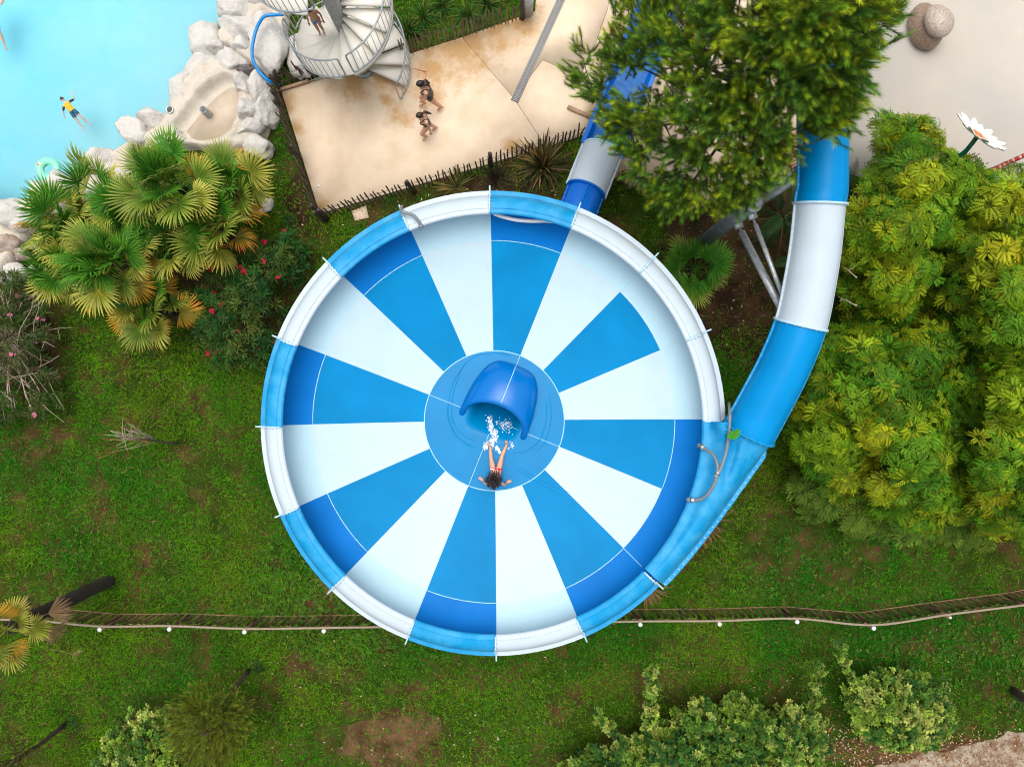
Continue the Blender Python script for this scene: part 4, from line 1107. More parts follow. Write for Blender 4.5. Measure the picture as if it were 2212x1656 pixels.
def leafy(name, label, cat, base, poly, nl, zlo, zhi, r0, r1, tmpls, dens, cols, scale=(0.8, 1.2), trunk_r=0.12, mat=None, group=None, flat=0.8, up=0.5, edge=130.0, inside=0.25, limbs=True, extra=None, gap=0.75, bark=None, trunk_top=None, shade_in=True):
    L = lobes_in(poly, nl, zlo, zhi, r0, r1, edge, gap=gap) + (extra or [])
    base = Vector(base); t = thing(name, label, cat, base, group)
    T, D, K = on_lobes(L, dens, flat, inside)
    D2 = D * (1 - up) + np.array([0, 0, up]) + rng.normal(0, 0.18, D.shape)
    col = colors_for(len(T), K, cols); S = rng.uniform(*scale, len(T)); spin = rng.uniform(0, 6.283, len(T)); R = basis(D2, spin)
    which = rng.integers(0, len(tmpls), len(T)); parts = []
    for k, tm in enumerate(tmpls):
        m = which == k
        if m.any(): parts.append(scatter(tm, T[m], R[m], S[m], col[m]))
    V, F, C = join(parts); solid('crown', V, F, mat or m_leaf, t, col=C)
    if limbs:
        cen = sum((p for p, r in L), Vector()) / len(L)
        tt = trunk_top or Vector((base.x * 0.6 + cen.x * 0.4, base.y * 0.6 + cen.y * 0.4, max(0.3, (zlo + zhi) * 0.38)))
        mb = MB(); pts = branch_tubes(mb, base, tt, trunk_r, trunk_r * 0.7, 0.06); mb.build('trunk', bark or m_bark, t, smooth=True)
        mb = MB()
        for p, r in L: branch_tubes(mb, tt - Vector((0, 0, random.uniform(0, 0.25) * tt.z)), p + Vector((0, 0, r * 0.3)), trunk_r * 0.38, 0.012, 0.10, 6)
        mb.build('branches', bark or m_bark, t, smooth=True)
    return t, L

# --- big pine above the terrace
def pine():
    base = P(1492, 340, 0.0); t = thing('pine_tree', 'large bushy pine tree hanging over the terrace and slide tubes', 'tree', base)
    CR = [(1318, -60), (1345, 50), (1300, 100), (1245, 105), (1237, 180), (1285, 225), (1330, 300), (1350, 345), (1400, 430), (1450, 462), (1520, 455), (1570, 462), (1615, 430), (1660, 395), (1690, 350), (1712, 310), (1745, 285), (1800, 300), (1838, 268), (1862, 215), (1850, 165), (1892, 120), (1890, 70), (1925, 25), (1945, -60)]
    GAPS = [(1345, 185, 42), (1392, 175, 34), (1270, 160, 18), (1440, 290, 26), (1490, 210, 26), (1560, 150, 26), (1535, 320, 22), (1410, 330, 16), (1600, 300, 18), (1640, 210, 16)]
    T = []; D = []; C = []; tips = []
    while len(tips) < 1120:
        x, y = random.uniform(1230, 1950), random.uniform(-60, 470)
        if not in_poly(np.array([x]), np.array([y]), CR)[0]: continue
        if any(math.hypot(x - gx_, y - gy_) < gr * random.uniform(0.7, 1.2) for gx_, gy_, gr in GAPS): continue
        e = float(edge_dist(np.array([x]), np.array([y]), CR)[0])
        if fbm(np.array([x / 60.0]), np.array([y / 60.0]), 2)[0] < 0.30 and random.random() < 0.8: continue
        z = 3.6
        for zz in np.arange(9.2, 3.4, -0.25):
            p = P(x, y, zz); R = 3.6 * (1 - ((zz - 3.8) / 7.0)) ** 0.8 if zz < 10.7 else 0
            if math.hypot(p.x - base.x, p.y - base.y) < R: z = zz; break
        z = z - random.random() ** 1.5 * 2.2 * min(1, e / 60)
        p = P(x, y, max(3.0, z)); out = Vector((p.x - base.x, p.y - base.y, 0)); out = out.normalized() if out.length > 0.1 else Vector((1, 0, 0))
        d = (out * random.uniform(0.25, 0.9) + Vector((random.gauss(0, .2), random.gauss(0, .2), random.uniform(0.5, 1.0)))).normalized()
        tips.append(p); k = random.random(); tone = (0.13, 0.26, 0.026) if k < 0.45 else ((0.08, 0.20, 0.032) if k < 0.72 else (0.24, 0.34, 0.024))
        for j in range(random.randint(4, 7)):
            o_ = Vector((random.gauss(0, .10), random.gauss(0, .10), random.gauss(0, .10)))
            T.append(tuple(p + o_ - d * random.uniform(0, .25))); dd = d + Vector((random.gauss(0, .33), random.gauss(0, .33), random.gauss(0, .22))); D.append(tuple(dd)); f = random.uniform(.75, 1.2); C.append(tuple(c * f for c in tone))
    N = len(T)
    T, D, C = np.array(T), np.array(D), np.array(C)
    C = C * (1 + rng.normal(0, 0.15, (N, 1)))
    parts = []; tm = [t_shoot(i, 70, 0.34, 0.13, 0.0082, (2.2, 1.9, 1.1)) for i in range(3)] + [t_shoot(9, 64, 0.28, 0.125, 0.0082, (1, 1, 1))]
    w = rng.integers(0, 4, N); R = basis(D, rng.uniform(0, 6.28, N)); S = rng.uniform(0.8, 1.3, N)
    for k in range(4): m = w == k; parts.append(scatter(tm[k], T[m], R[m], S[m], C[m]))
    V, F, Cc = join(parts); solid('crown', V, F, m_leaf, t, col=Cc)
    mb = MB(); tr = branch_tubes(mb, base, Vector((base.x + 0.3, base.y + 0.2, 9.4)), 0.22, 0.03, 0.02, 14); mb.build('trunk', m_bark, t, smooth=True)
    mb = MB(); idx = rng.choice(N, 330, replace=False); mains = []
    for k in range(26):
        q = Vector(T[idx[k]]); z0 = max(1.8, q.z - random.uniform(0.5, 1.4)); s = Vector((base.x + 0.3 * z0 / 9.4, base.y + 0.2 * z0 / 9.4, z0))
        mains.append(branch_tubes(mb, s, q, 0.06, 0.014, 0.08, 8))
    for k in range(26, 330):
        q = Vector(T[idx[k]]); best = min((p for m in mains for p in m[2:]), key=lambda p: (p - q).length)
        if (best - q).length < 2.2: branch_tubes(mb, best, q, 0.018, 0.006, 0.10, 5)
    mb.build('branches', m_bark, t, smooth=True)
pine()

# --- leafy trees on the right
PIN = [t_pinnate(i, 7) for i in range(4)]
GR = [(0.100, 0.215, 0.008), (0.065, 0.18, 0.008), (0.16, 0.26, 0.008), (0.040, 0.125, 0.010), (0.32, 0.325, 0.008), (0.060, 0.175, 0.009)]
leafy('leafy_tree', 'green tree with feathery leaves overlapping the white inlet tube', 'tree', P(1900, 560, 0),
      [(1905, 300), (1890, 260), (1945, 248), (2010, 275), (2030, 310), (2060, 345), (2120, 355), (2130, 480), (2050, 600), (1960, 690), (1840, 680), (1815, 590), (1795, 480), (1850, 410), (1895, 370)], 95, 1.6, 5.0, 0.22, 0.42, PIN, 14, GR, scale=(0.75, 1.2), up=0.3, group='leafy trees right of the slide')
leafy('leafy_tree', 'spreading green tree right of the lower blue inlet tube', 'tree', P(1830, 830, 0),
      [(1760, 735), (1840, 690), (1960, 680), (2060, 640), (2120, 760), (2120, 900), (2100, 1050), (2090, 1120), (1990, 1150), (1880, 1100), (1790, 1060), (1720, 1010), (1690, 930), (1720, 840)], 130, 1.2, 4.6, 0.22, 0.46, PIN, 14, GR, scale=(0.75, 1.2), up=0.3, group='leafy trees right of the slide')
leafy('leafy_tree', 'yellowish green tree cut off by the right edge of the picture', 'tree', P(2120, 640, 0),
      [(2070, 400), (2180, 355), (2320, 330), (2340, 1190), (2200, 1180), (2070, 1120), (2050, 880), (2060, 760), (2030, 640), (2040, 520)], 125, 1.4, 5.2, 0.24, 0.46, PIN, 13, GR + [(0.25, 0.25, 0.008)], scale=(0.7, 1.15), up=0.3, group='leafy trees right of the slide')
leafy('young_tree', 'low pale green sapling below the spreading tree', 'tree', P(1850, 1030, 0),
      [(1680, 1020), (1760, 1010), (1900, 1080), (2090, 1110), (2120, 1170), (1990, 1175), (1850, 1150), (1720, 1090)], 34, 0.5, 1.6, 0.2, 0.4, PIN, 16, [(0.07, 0.135, 0.014), (0.10, 0.155, 0.014)], trunk_r=0.05, edge=60)
# pale bare twigs poking out of the right crown
mb = MB()
for a, b in (((1850, 600, 3.9), (1818, 575, 3.6)), ((1850, 660, 3.8), (1808, 640, 3.4))):
    p = branch_tubes(mb, P(*a), P(*b), 0.018, 0.006, 0.15, 6); branch_tubes(mb, p[3], p[3] + Vector((random.uniform(-.3, .3), random.uniform(-.3, .3), 0.1)), 0.010, 0.004, 0.1, 4)
tag(mb.build('dead_twigs', m_greytwig, smooth=True), 'pale bare twigs poking out of the leafy crowns', 'twigs', kind='stuff')

# --- shrubs along the bottom
ROS = [t_rosette(i, 9, 0.115, 0.062) for i in range(4)]
SH = [(0.24, 0.36, 0.04), (0.045, 0.13, 0.020), (0.15, 0.26, 0.025), (0.46, 0.50, 0.11), (0.026, 0.085, 0.020), (0.05, 0.14, 0.02)]
kw = dict(trunk_r=0.05, mat=m_gloss, group='clipped shrubs along the bottom of the lawn', edge=80, flat=0.9, inside=0.35)
leafy('shrub', 'long bushy pale green shrub at the bottom centre edge', 'shrub', P(1480, 1600, 0),
      [(1205, 1656), (1290, 1600), (1370, 1585), (1440, 1545), (1500, 1510), (1560, 1520), (1600, 1500), (1650, 1530), (1720, 1520), (1780, 1560), (1795, 1610), (1760, 1660), (1700, 1760), (1210, 1760)], 150, 0.6, 1.8, 0.2, 0.40, ROS, 46, SH, **kw)
leafy('shrub', 'rounded isolated shrub beside the gravel path', 'shrub', P(1900, 1500, 0),
      [(1830, 1480), (1880, 1450), (1960, 1455), (2030, 1475), (2065, 1530), (2050, 1580), (1990, 1610), (1930, 1620), (1870, 1590), (1830, 1540)], 64, 0.8, 1.5, 0.2, 0.36, ROS, 50, SH, **kw)
leafy('shrub', 'dark shrub with pale tips at the bottom left edge', 'shrub', P(330, 1560, 0),
      [(255, 1560), (290, 1530), (370, 1530), (440, 1560), (450, 1660), (430, 1760), (200, 1760), (210, 1640)], 74, 0.7, 1.7, 0.2, 0.38, ROS, 46, SH, **kw)
def spire(label, base, pts, w0):
    L = []; c = smooth_curve([P(*p) for p in pts], 6)
    for i, p in enumerate(c): L.append((p, w0 * (1 - 0.55 * i / len(c))))
    t = thing('shrub_shoot', label, 'shrub', base, 'tall single shoots above the shrubs')
    L = [(p + Vector((random.gauss(0, .06), random.gauss(0, .06), random.gauss(0, .06))), r_ * random.uniform(.5, 1.1)) for p, r_ in L]
    T, D, K = on_lobes(L, 42, 1.0, 0.2, -0.9); n = len(T)
    w = rng.integers(0, 4, n); col = colors_for(n, K, SH); R = basis(D * 0.6 + np.array([0, 0, 0.6]), rng.uniform(0, 6.28, n)); S = rng.uniform(0.7, 1.1, n)
    V, F, C = join([scatter(ROS[k], T[w == k], R[w == k], S[w == k], col[w == k]) for k in range(4) if (w == k).any()]); solid('foliage', V, F, m_gloss, t, col=C)
    MB().tube([Vector(base)] + c, 0.012, 5).build('stem', m_bark, t)
spire('tall leafy shoot rising at the left of the long shrub', P(1395, 1490, 0), [(1398, 1560, 1.3), (1402, 1520, 1.5), (1408, 1480, 1.7), (1410, 1440, 1.9)], 0.17)
spire('shorter leafy shoot leaning left from the long shrub', P(1320, 1540, 0), [(1335, 1610, 1.2), (1310, 1570, 1.4), (1288, 1535, 1.5)], 0.15)
spire('yellow leafed shoot at the right end of the long shrub', P(1740, 1490, 0), [(1755, 1540, 1.3), (1762, 1500, 1.5), (1770, 1462, 1.7), (1776, 1440, 1.8)], 0.10)
spire('thin leafy shoot above the isolated shrub', P(1820, 1430, 0), [(1848, 1480, 1.2), (1835, 1445, 1.4), (1822, 1415, 1.5), (1812, 1395, 1.6)], 0.10)

# --- oleanders
OLE = [t_rosette(40 + i, 10, 0.22, 0.044, -0.1, 0.9, 0.45) for i in range(4)]
OC = [(0.026, 0.105, 0.018), (0.020, 0.08, 0.018), (0.05, 0.14, 0.02), (0.016, 0.060, 0.016), (0.10, 0.14, 0.024)]
def flowers(parent, L, n, col, r=0.05):
    V = []; F = []; C = []
    for k in range(n):
        p, rad = random.choice(L); d = Vector((random.gauss(0, 1), random.gauss(0, 1), abs(random.gauss(0, 1)) + 0.5)).normalized(); c = p + d * rad * 1.12
        for q in range(random.randint(4, 8)):
            cc = c + Vector((random.gauss(0, r), random.gauss(0, r), random.gauss(0, r * 0.6))); f = random.uniform(0.7, 1.2)
            for j in range(5):
                a = j * 1.2566 + random.random() * 0.2; e1_ = Vector((math.cos(a), math.sin(a), 0.25)); s_ = Vector((-math.sin(a), math.cos(a), 0)) * 0.017
                o = len(V); V += [cc, cc + e1_ * 0.022 + s_, cc + e1_ * 0.04, cc + e1_ * 0.022 - s_]; F.append((o, o + 1, o + 2, o + 3)); C += [[x * f for x in col]] * 4
    solid('flowers', np.array([tuple(v) for v in V]), F, m_leaf, parent, col=np.clip(C, 0, 1))['kind'] = 'stuff'
t, L = leafy('oleander', 'dark oleander with crimson flowers beside the bowl', 'shrub', P(560, 620, 0),
      [(415, 640), (470, 560), (560, 520), (640, 505), (665, 560), (640, 640), (600, 690), (585, 760), (540, 800), (470, 790), (420, 745), (400, 690)], 54, 0.4, 1.7, 0.22, 0.36, OLE, 17, OC, trunk_r=0.05, mat=m_gloss, edge=80, bark=m_bark, up=0.35)
flowers(t, L, 26, (0.48, 0.012, 0.045), 0.03)
t, L = leafy('oleander', 'sparse oleander with pink flowers at the left edge', 'shrub', P(40, 720, 0),
      [(-60, 600), (40, 590), (100, 640), (120, 720), (110, 800), (130, 860), (80, 910), (-60, 920)], 46, 0.4, 1.5, 0.18, 0.30, OLE, 15, [(0.055, 0.115, 0.018), (0.075, 0.10, 0.026), (0.035, 0.085, 0.018), (0.11, 0.10, 0.04)], trunk_r=0.05, edge=80, bark=m_greytwig, up=0.35)
flowers(t, L, 16, (0.55, 0.16, 0.24), 0.025)
mb = MB()
for k in range(20):
    a = P(random.uniform(-10, 70), random.uniform(690, 830), 0.3); b = P(random.uniform(-10, 160), random.uniform(620, 920), random.uniform(0.8, 1.7))
    p = branch_tubes(mb, a, b, 0.014, 0.005, 0.12, 6)
    for j in range(2): branch_tubes(mb, p[3 + j], p[3 + j] + Vector((random.uniform(-.35, .35), random.uniform(-.35, .35), random.uniform(0, .3))), 0.008, 0.003, 0.1, 4)
mb.build('bare_branches', m_greytwig, t, smooth=True)
tag(MB().tube([P(20, 662, 0.15), P(80, 638, 0.35), P(124, 622, 0.5)], [0.03, 0.04, 0.045], 8).build('fallen_log', m_greytwig), 'pale cut log leaning out from under the palms', 'log')

# --- fan palms
def frond_mesh(seed, age, R=0.70, Lp=0.72, nseg=30):
    """age 0 fresh green .. 3 orange-tipped, 4 dead brown"""
    r = random.Random(seed); V = []; F = []; C = []
    g = [(0.034, 0.15, 0.010), (0.09, 0.17, 0.014), (0.19, 0.22, 0.020), (0.22, 0.18, 0.018), (0.22, 0.14, 0.07)][age]
    tip = [(0.10, 0.26, 0.02), (0.36, 0.38, 0.06), (0.54, 0.48, 0.09), (0.72, 0.30, 0.02), (0.36, 0.23, 0.13)][age]
    span = math.radians(r.uniform(190, 240)) if age < 4 else math.radians(100)
    hub = Vector((Lp, 0, -0.06))
    for i in range(nseg):
        a = -span / 2 + span * i / (nseg - 1) + r.gauss(0, 0.02); L = R * (0.72 + 0.28 * math.cos(a * 0.75)) * r.uniform(0.9, 1.08)
        d = Vector((math.cos(a), math.sin(a), 0)); s = Vector((-math.sin(a), math.cos(a), 0)); wmax = 0.9 * R * 0.62 * span / nseg / 2
        droop = r.uniform(0.12, 0.30) * (1.0 if age < 4 else 1.6) + 0.06 * age; fold = 0.012 if i % 2 else -0.006
        rows = []
        for t, w in ((0.04, 0.25), (0.34, 0.75), (0.62, 1.0), (0.84, 0.55), (1.0, 0.06)):
            z = 0.10 * t - droop * L * t ** 3 + 0.10 * abs(math.sin(a)) * t
            b = hub + d * L * t + Vector((0, 0, z)); ww = wmax * w
            rows.append([b - s * ww + Vector((0, 0, -0.6 * ww + fold)), b + Vector((0, 0, 0.4 * ww + fold)), b + s * ww + Vector((0, 0, -0.6 * ww + fold))])
        o = len(V); f = r.uniform(0.8, 1.2)
        for j, (row, t) in enumerate(zip(rows, (0.04, 0.34, 0.62, 0.84, 1.0))):
            k = max(0, (t - 0.40) / 0.60) ** 1.2
            for q, v in enumerate(row): V.append(v); C.append([(g[c] * (1 - k) + tip[c] * k) * f * (1.15 if q == 1 else 0.9) for c in range(3)])
        for j in range(4):
            for q in range(2): F.append((o + j * 3 + q, o + j * 3 + q + 1, o + (j + 1) * 3 + q + 1, o + (j + 1) * 3 + q))
    o = len(V)
    for t in (0, 1):
        for a in range(4): V.append(Vector((t * (Lp + 0.05), 0.014 * math.cos(a * 1.57), -0.06 * t + 0.014 * math.sin(a * 1.57)))); C.append([c * 0.9 for c in g])
    for a in range(4): F.append((o + a, o + (a + 1) % 4, o + 4 + (a + 1) % 4, o + 4 + a))
    me = np_mesh('frond', np.array([tuple(v) for v in V]), F, False, np.clip(C, 0, 1)); me.materials.append(m_frond); return me
FR = {age: [frond_mesh(age * 10 + i, age) for i in range(3)] for age in range(5)}
def fan_palm(label, x, y, z, n=34, sc=1.0, old=1.0, group='fan palms in the clump beside the pool', base=None, dead=0, east=True, ages=None, trunk_r=0.09, emax=80):
    c = P(x, y, z); t = thing('fan_palm', label, 'palm', (c.x, c.y, 0) if base is None else base, group)
    o_ = org(t); nn = 26; mbt = MB(); mbt.tube([o_.lerp(c, i / nn) for i in range(nn + 1)], [trunk_r * (1.15 - 0.25 * abs(i / nn - 0.55)) * random.uniform(0.88, 1.12) for i in range(nn + 1)], 14)
    for v in range(int(z * 90 * trunk_r / 0.1)):
        a = random.uniform(0, 6.283); h = random.uniform(0.05, 0.97); d_ = Vector((math.cos(a), math.sin(a), 0)); q_ = o_.lerp(c, h) + d_ * trunk_r * 0.95
        mbt.tube([q_, q_ + d_ * random.uniform(0.02, 0.06) + Vector((random.gauss(0, .03), random.gauss(0, .03), random.uniform(-.05, .12)))], [0.016, 0.003], 4)
    mbt.build('trunk', m_palmbark, t)
    for i in range(n):
        k = (i + 0.5) / n; az = i * 2.39996 + random.gauss(0, .15); el = math.radians(emax - (emax + 20) * k + random.gauss(0, 14))
        side_age = 0.35 * (math.cos(az - math.radians(-40)) if east else 0)  # fronds on one side count as older, so yellower
        a = k * 2.5 * old + side_age + random.gauss(0, 0.35)
        age = ages(k) if ages else (0 if a < 0.85 else 1 if a < 1.6 else 2 if a < 2.5 else 3)
        put('frond', random.choice(FR[age]), None, t, c + Vector((0, 0, 0.05)), rot=(random.gauss(0, .55), -el, az), scale=(sc * random.uniform(0.72, 1.18),) * 3)
    for i in range(dead):
        put('frond', random.choice(FR[4]), None, t, c - Vector((0, 0, 0.3 + 0.4 * random.random())), rot=(random.gauss(0, .4), math.radians(random.uniform(35, 75)), random.uniform(0, 6.28)), scale=(sc,) * 3)
    return t
fan_palm('tallest fan palm with dark green centre behind the basin', 376, 398, 2.9, 22, 0.95, 0.95)
fan_palm('fan palm with bright green heart at the front of the clump', 246, 566, 2.6, 22, 0.92, 0.95)
fan_palm('yellow green fan palm at the left end of the clump', 158, 488, 2.0, 18, 0.88, 1.15)
fan_palm('orange tipped fan palm at the right of the clump', 466, 496, 1.9, 18, 0.92, 1.3)
fan_palm('low orange fringed fan palm at the lower end of the clump', 326, 664, 1.4, 16, 0.88, 1.35)
fan_palm('small fan palm filling the middle of the clump', 290, 470, 2.2, 16, 0.9, 1.0)
fan_palm('fan palm with orange fans touching the boulders and grass', 500, 410, 1.7, 15, 0.85, 1.25)
fan_palm('low yellowing fan palm beside the brown rocks', 146, 585, 1.5, 15, 0.85, 1.15)
fan_palm('pale fan palm between the two tallest palms', 390, 520, 1.9, 15, 0.9, 1.2)
fan_palm('tilted fan palm at the top left of the clump', 225, 424, 1.6, 12, 0.85, 1.2)
fan_palm('small dark green fan palm on bare soil by the steel column', 1500, 582, 0.45, 22, 0.74, 0.4, group='single fan palms', east=False, emax=52)
b = P(240, 1252, 0)
fan_palm('tall yellow fan palm with black fibrous trunk at the left edge', 18, 1356, 3.75, 15, 0.80, 1.3, group='single fan palms', base=b, dead=6, ages=lambda k: 1 if k < 0.25 else random.choice((2, 3, 3)), trunk_r=0.15)
put_fr = put('dead_frond', FR[4][0], None, None, P(108, 1400, 0.1), rot=(0.1, 0.1, math.radians(-20)), scale=(0.8, 0.8, 0.8)); tag(put_fr, 'dry brown palm frond fallen on the grass below the yellow palm', 'palm frond')

# --- strap-leaved plants
def strap_plant(name, label, cat, base, n, L, w, cols, el=(25, 85), droop=0.5, group=None, az=None, mat=None):
    base = Vector(base); t = thing(name, label, cat, base, group); V = []; F = []; C = []
    for i in range(n):
        a = random.uniform(0, 2 * math.pi) if az is None else random.uniform(*az); e = math.radians(random.uniform(*el)); LL = L * random.uniform(0.65, 1.1); c = random.choice(cols); f = random.uniform(0.7, 1.25)
        d = Vector((math.cos(a) * math.cos(e), math.sin(a) * math.cos(e), math.sin(e))); s = Vector((-math.sin(a), math.cos(a), 0)); b = base + Vector((random.gauss(0, .04), random.gauss(0, .04), 0)); o = len(V)
        for j, (tt, ww) in enumerate(((0, .7), (0.3, 1), (0.6, .85), (0.85, .5), (1, .05))):
            p = b + d * LL * tt - Vector((0, 0, droop * LL * tt ** 2.5 * math.cos(e) * random.uniform(.8, 1.1)))
            if p.z < 0.03: p.z = 0.03
            V += [p - s * w * ww / 2 + Vector((0, 0, 0.25 * w * ww)), p, p + s * w * ww / 2 + Vector((0, 0, 0.25 * w * ww))]
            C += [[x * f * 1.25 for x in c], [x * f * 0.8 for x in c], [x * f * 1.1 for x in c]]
        for j in range(4):
            for q in range(2): F.append((o + j * 3 + q, o + j * 3 + q + 1, o + (j + 1) * 3 + q + 1, o + (j + 1) * 3 + q))
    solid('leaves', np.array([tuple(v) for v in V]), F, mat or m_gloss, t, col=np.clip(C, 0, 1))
    MB().tube([base, base + Vector((0, 0, 0.08))], [0.08, 0.05], 8).build('crown_base', m_bark, t); return t
PHC = [(0.075, 0.062, 0.022), (0.045, 0.042, 0.018), (0.12, 0.085, 0.030), (0.030, 0.040, 0.014), (0.20, 0.13, 0.045)]
strap_plant('flax_plant', 'large bronze flax with sword leaves left of the white tube', 'flax', P(1172, 362, 0), 150, 1.25, 0.055, PHC, (20, 85), 0.55, 'bronze flax plants')
strap_plant('flax_plant', 'yellowish flax between the picket fence and the bowl top', 'flax', P(985, 408, 0), 60, 0.85, 0.04, [(0.20, 0.15, 0.04), (0.12, 0.10, 0.03), (0.06, 0.07, 0.02)], (15, 75), 0.6, 'bronze flax plants')
strap_plant('flax_plant', 'very dark grassy flax left of the large bronze flax', 'flax', P(1072, 388, 0), 110, 0.8, 0.022, [(0.030, 0.022, 0.014), (0.05, 0.035, 0.02), (0.02, 0.02, 0.012)], (10, 80), 0.6, 'bronze flax plants')
strap_plant('flax_plant', 'golden brown flax sticking out below the inlet cover', 'flax', P(1500, 1108, 0), 70, 1.15, 0.05, [(0.22, 0.12, 0.03), (0.14, 0.085, 0.03), (0.05, 0.05, 0.018)], (10, 60), 0.5, 'bronze flax plants', az=(math.radians(-95), math.radians(10)))
strap_plant('flax_plant', 'dry flax tips showing at the lower right of the bowl', 'flax', P(1392, 1262, 0), 26, 0.9, 0.035, [(0.24, 0.14, 0.05), (0.16, 0.10, 0.05)], (10, 45), 0.5, 'bronze flax plants', az=(math.radians(-95), math.radians(0)))
strap_plant('flax_plant', 'dry flax tips showing at the lower left of the bowl', 'flax', P(735, 1240, 0), 26, 0.9, 0.035, [(0.24, 0.14, 0.05), (0.16, 0.10, 0.05)], (10, 45), 0.5, 'bronze flax plants', az=(math.radians(170), math.radians(250)))
GCOL = [(0.025, 0.095, 0.016), (0.04, 0.12, 0.018), (0.02, 0.06, 0.014), (0.12, 0.15, 0.02)]
for (x, y, l) in ((915, 40, 'tall green grass clump beside the spiral stair'), (955, 18, 'green grass clump at the top edge right of the stair'), (1010, 40, 'wispy grass clump behind the bleached pickets'), (1050, 12, 'low grass clump near the round bollard'), (882, 70, 'grass tuft pushing through the bleached pickets')):
    strap_plant('grass_clump', l, 'grass', P(x, y, 0), 90, 0.75, 0.022, GCOL, (20, 85), 0.8, 'grass clumps behind the bleached pickets')

# --- feather palms under the slide
def feather_frond(seed, L=1.25, age=0):
    r = random.Random(seed); V = []; F = []; C = []; g = [(0.022, 0.055, 0.016), (0.17, 0.12, 0.05)][age]
    ax_ = [Vector((L * t, 0, 0.25 * L * t - 0.55 * L * t ** 2.4)) for t in np.linspace(0, 1, 30)]
    for i in range(5, 30):
        t = i / 29; p = ax_[i]; d = (ax_[i] - ax_[i - 1]).normalized(); ll = 0.34 * math.sin(math.pi * min(1, t * 0.85 + 0.12))
        for s in (-1, 1):
            q = (d * 0.75 + Vector((0, s, 0)) * 0.75 + Vector((0, 0, 0.25))).normalized(); n = d * 0.011; o = len(V); f = r.uniform(0.7, 1.3)
            V += [p - n, p + q * ll * 0.5 - n, p + q * ll - Vector((0, 0, 0.06)), p + n]; F.append((o, o + 1, o + 2, o + 3)); C += [[x * f for x in g]] * 4
    mb = MB().tube(ax_[::3], [0.014 - 0.001 * i for i in range(10)], 5); o = len(V); V += [Vector(v) for v in mb.v]; F += [tuple(i + o for i in f) for f in mb.f]; C += [[x * 1.3 for x in g]] * len(mb.v)
    me = np_mesh('frond', np.array([tuple(v) for v in V]), F, False, np.clip(C, 0, 1)); me.materials.append(m_frond); return me
FF = [feather_frond(i) for i in range(3)]; FD = [feather_frond(9, age=1)]
def feather_palm(label, x, y, z, n, sc, dead=0):
    c = P(x, y, z); t = thing('feather_palm', label, 'palm', (c.x, c.y, 0), 'feather palms beside the inlet tube')
    MB().tube([(c.x, c.y, 0), c], [0.14, 0.11], 10).build('trunk', m_palmbark, t)
    for i in range(n):
        put('frond', random.choice(FD if i < dead else FF), None, t, c, rot=(random.gauss(0, .2), -math.radians(random.uniform(-5, 55) if i >= dead else random.uniform(-25, 0)), i * 2.4 + random.gauss(0, .2)), scale=(sc * random.uniform(.85, 1.1),) * 3)
feather_palm('dark feather palm on soil left of the inlet tube', 1690, 470, 0.4, 16, 1.0, 5)
feather_palm('feather palm half hidden behind the inlet tube and leafy tree', 1800, 420, 0.6, 14, 0.85, 2)
feather_palm('feather palm frond tips below the white inlet tube', 1712, 560, 0.3, 8, 0.7, 3)

# --- saplings and trunks on the lower lawn
def needle_tree(name, label, base, crown, R, z0, z1, n, col, tr, tips=(1.3, 1.2, 1.0), twigs=18, group=None, top=None, nscale=(0.7, 1.2)):
    base = Vector(base); t = thing(name, label, 'tree', base, group); T = []; D = []
    for _ in range(n):
        d = Vector((random.gauss(0, 1), random.gauss(0, 1), random.gauss(0, 1))).normalized() * random.random() ** 0.45
        z = (z0 + z1) / 2 + d.z * (z1 - z0) / 2; c = P(crown[0], crown[1], (z0 + z1) / 2)
        T.append((c.x + d.x * R, c.y + d.y * R, z)); D.append((d.x + random.gauss(0, .4), d.y + random.gauss(0, .4), 0.5 + abs(d.z)))
    T, D = np.array(T), np.array(D); tm = t_shoot(5, 46, 0.30, 0.085, 0.007, tips); C = np.array(col)[None] * (1 + rng.normal(0, .25, (n, 1)))
    V, F, Cc = scatter(tm, T, basis(D, rng.uniform(0, 6.28, n)), rng.uniform(*nscale, n), np.clip(C, .003, 1)); solid('crown', V, F, m_leaf, t, col=Cc)
    tp = Vector(top) if top else Vector((T[:, 0].mean(), T[:, 1].mean(), z1 * 0.92)); mb = MB(); pts = branch_tubes(mb, base, tp, tr, tr * 0.3, 0.04, 9); mb.build('trunk', m_bark, t, smooth=True)
    mb = MB()
    for k in range(twigs): branch_tubes(mb, random.choice(pts[3:]), Vector(T[random.randrange(n)]), tr * 0.25, 0.006, 0.1, 5)
    mb.build('branches', m_greytwig if twigs > 20 else m_bark, t, smooth=True)
needle_tree('sapling', 'wispy olive green sapling overlapping the bottom left shrub', P(537, 1447, 0), (455, 1560), 1.0, 1.3, 3.0, 1300, (0.19, 0.27, 0.03), 0.075, nscale=(0.6, 1.0))
needle_tree('sapling', 'slim bare trunk leaning to the bottom left corner', P(142, 1562, 0), (20, 1640), 0.75, 1.6, 3.0, 130, (0.12, 0.13, 0.02), 0.075, top=P(-20, 1690, 3.0))
needle_tree('sapling', 'stout trunk at the right edge by the gravel path', P(2186, 1490, 0), (2340, 1600), 0.9, 3.0, 4.6, 200, (0.05, 0.075, 0.016), 0.13)
needle_tree('dead_sapling', 'small dead sapling with orange brown tufts on the lawn', P(386, 957, 0), (262, 942), 0.50, 1.2, 2.2, 34, (0.30, 0.155, 0.045), 0.035, (1.1, 1.1, 1.1), 34)
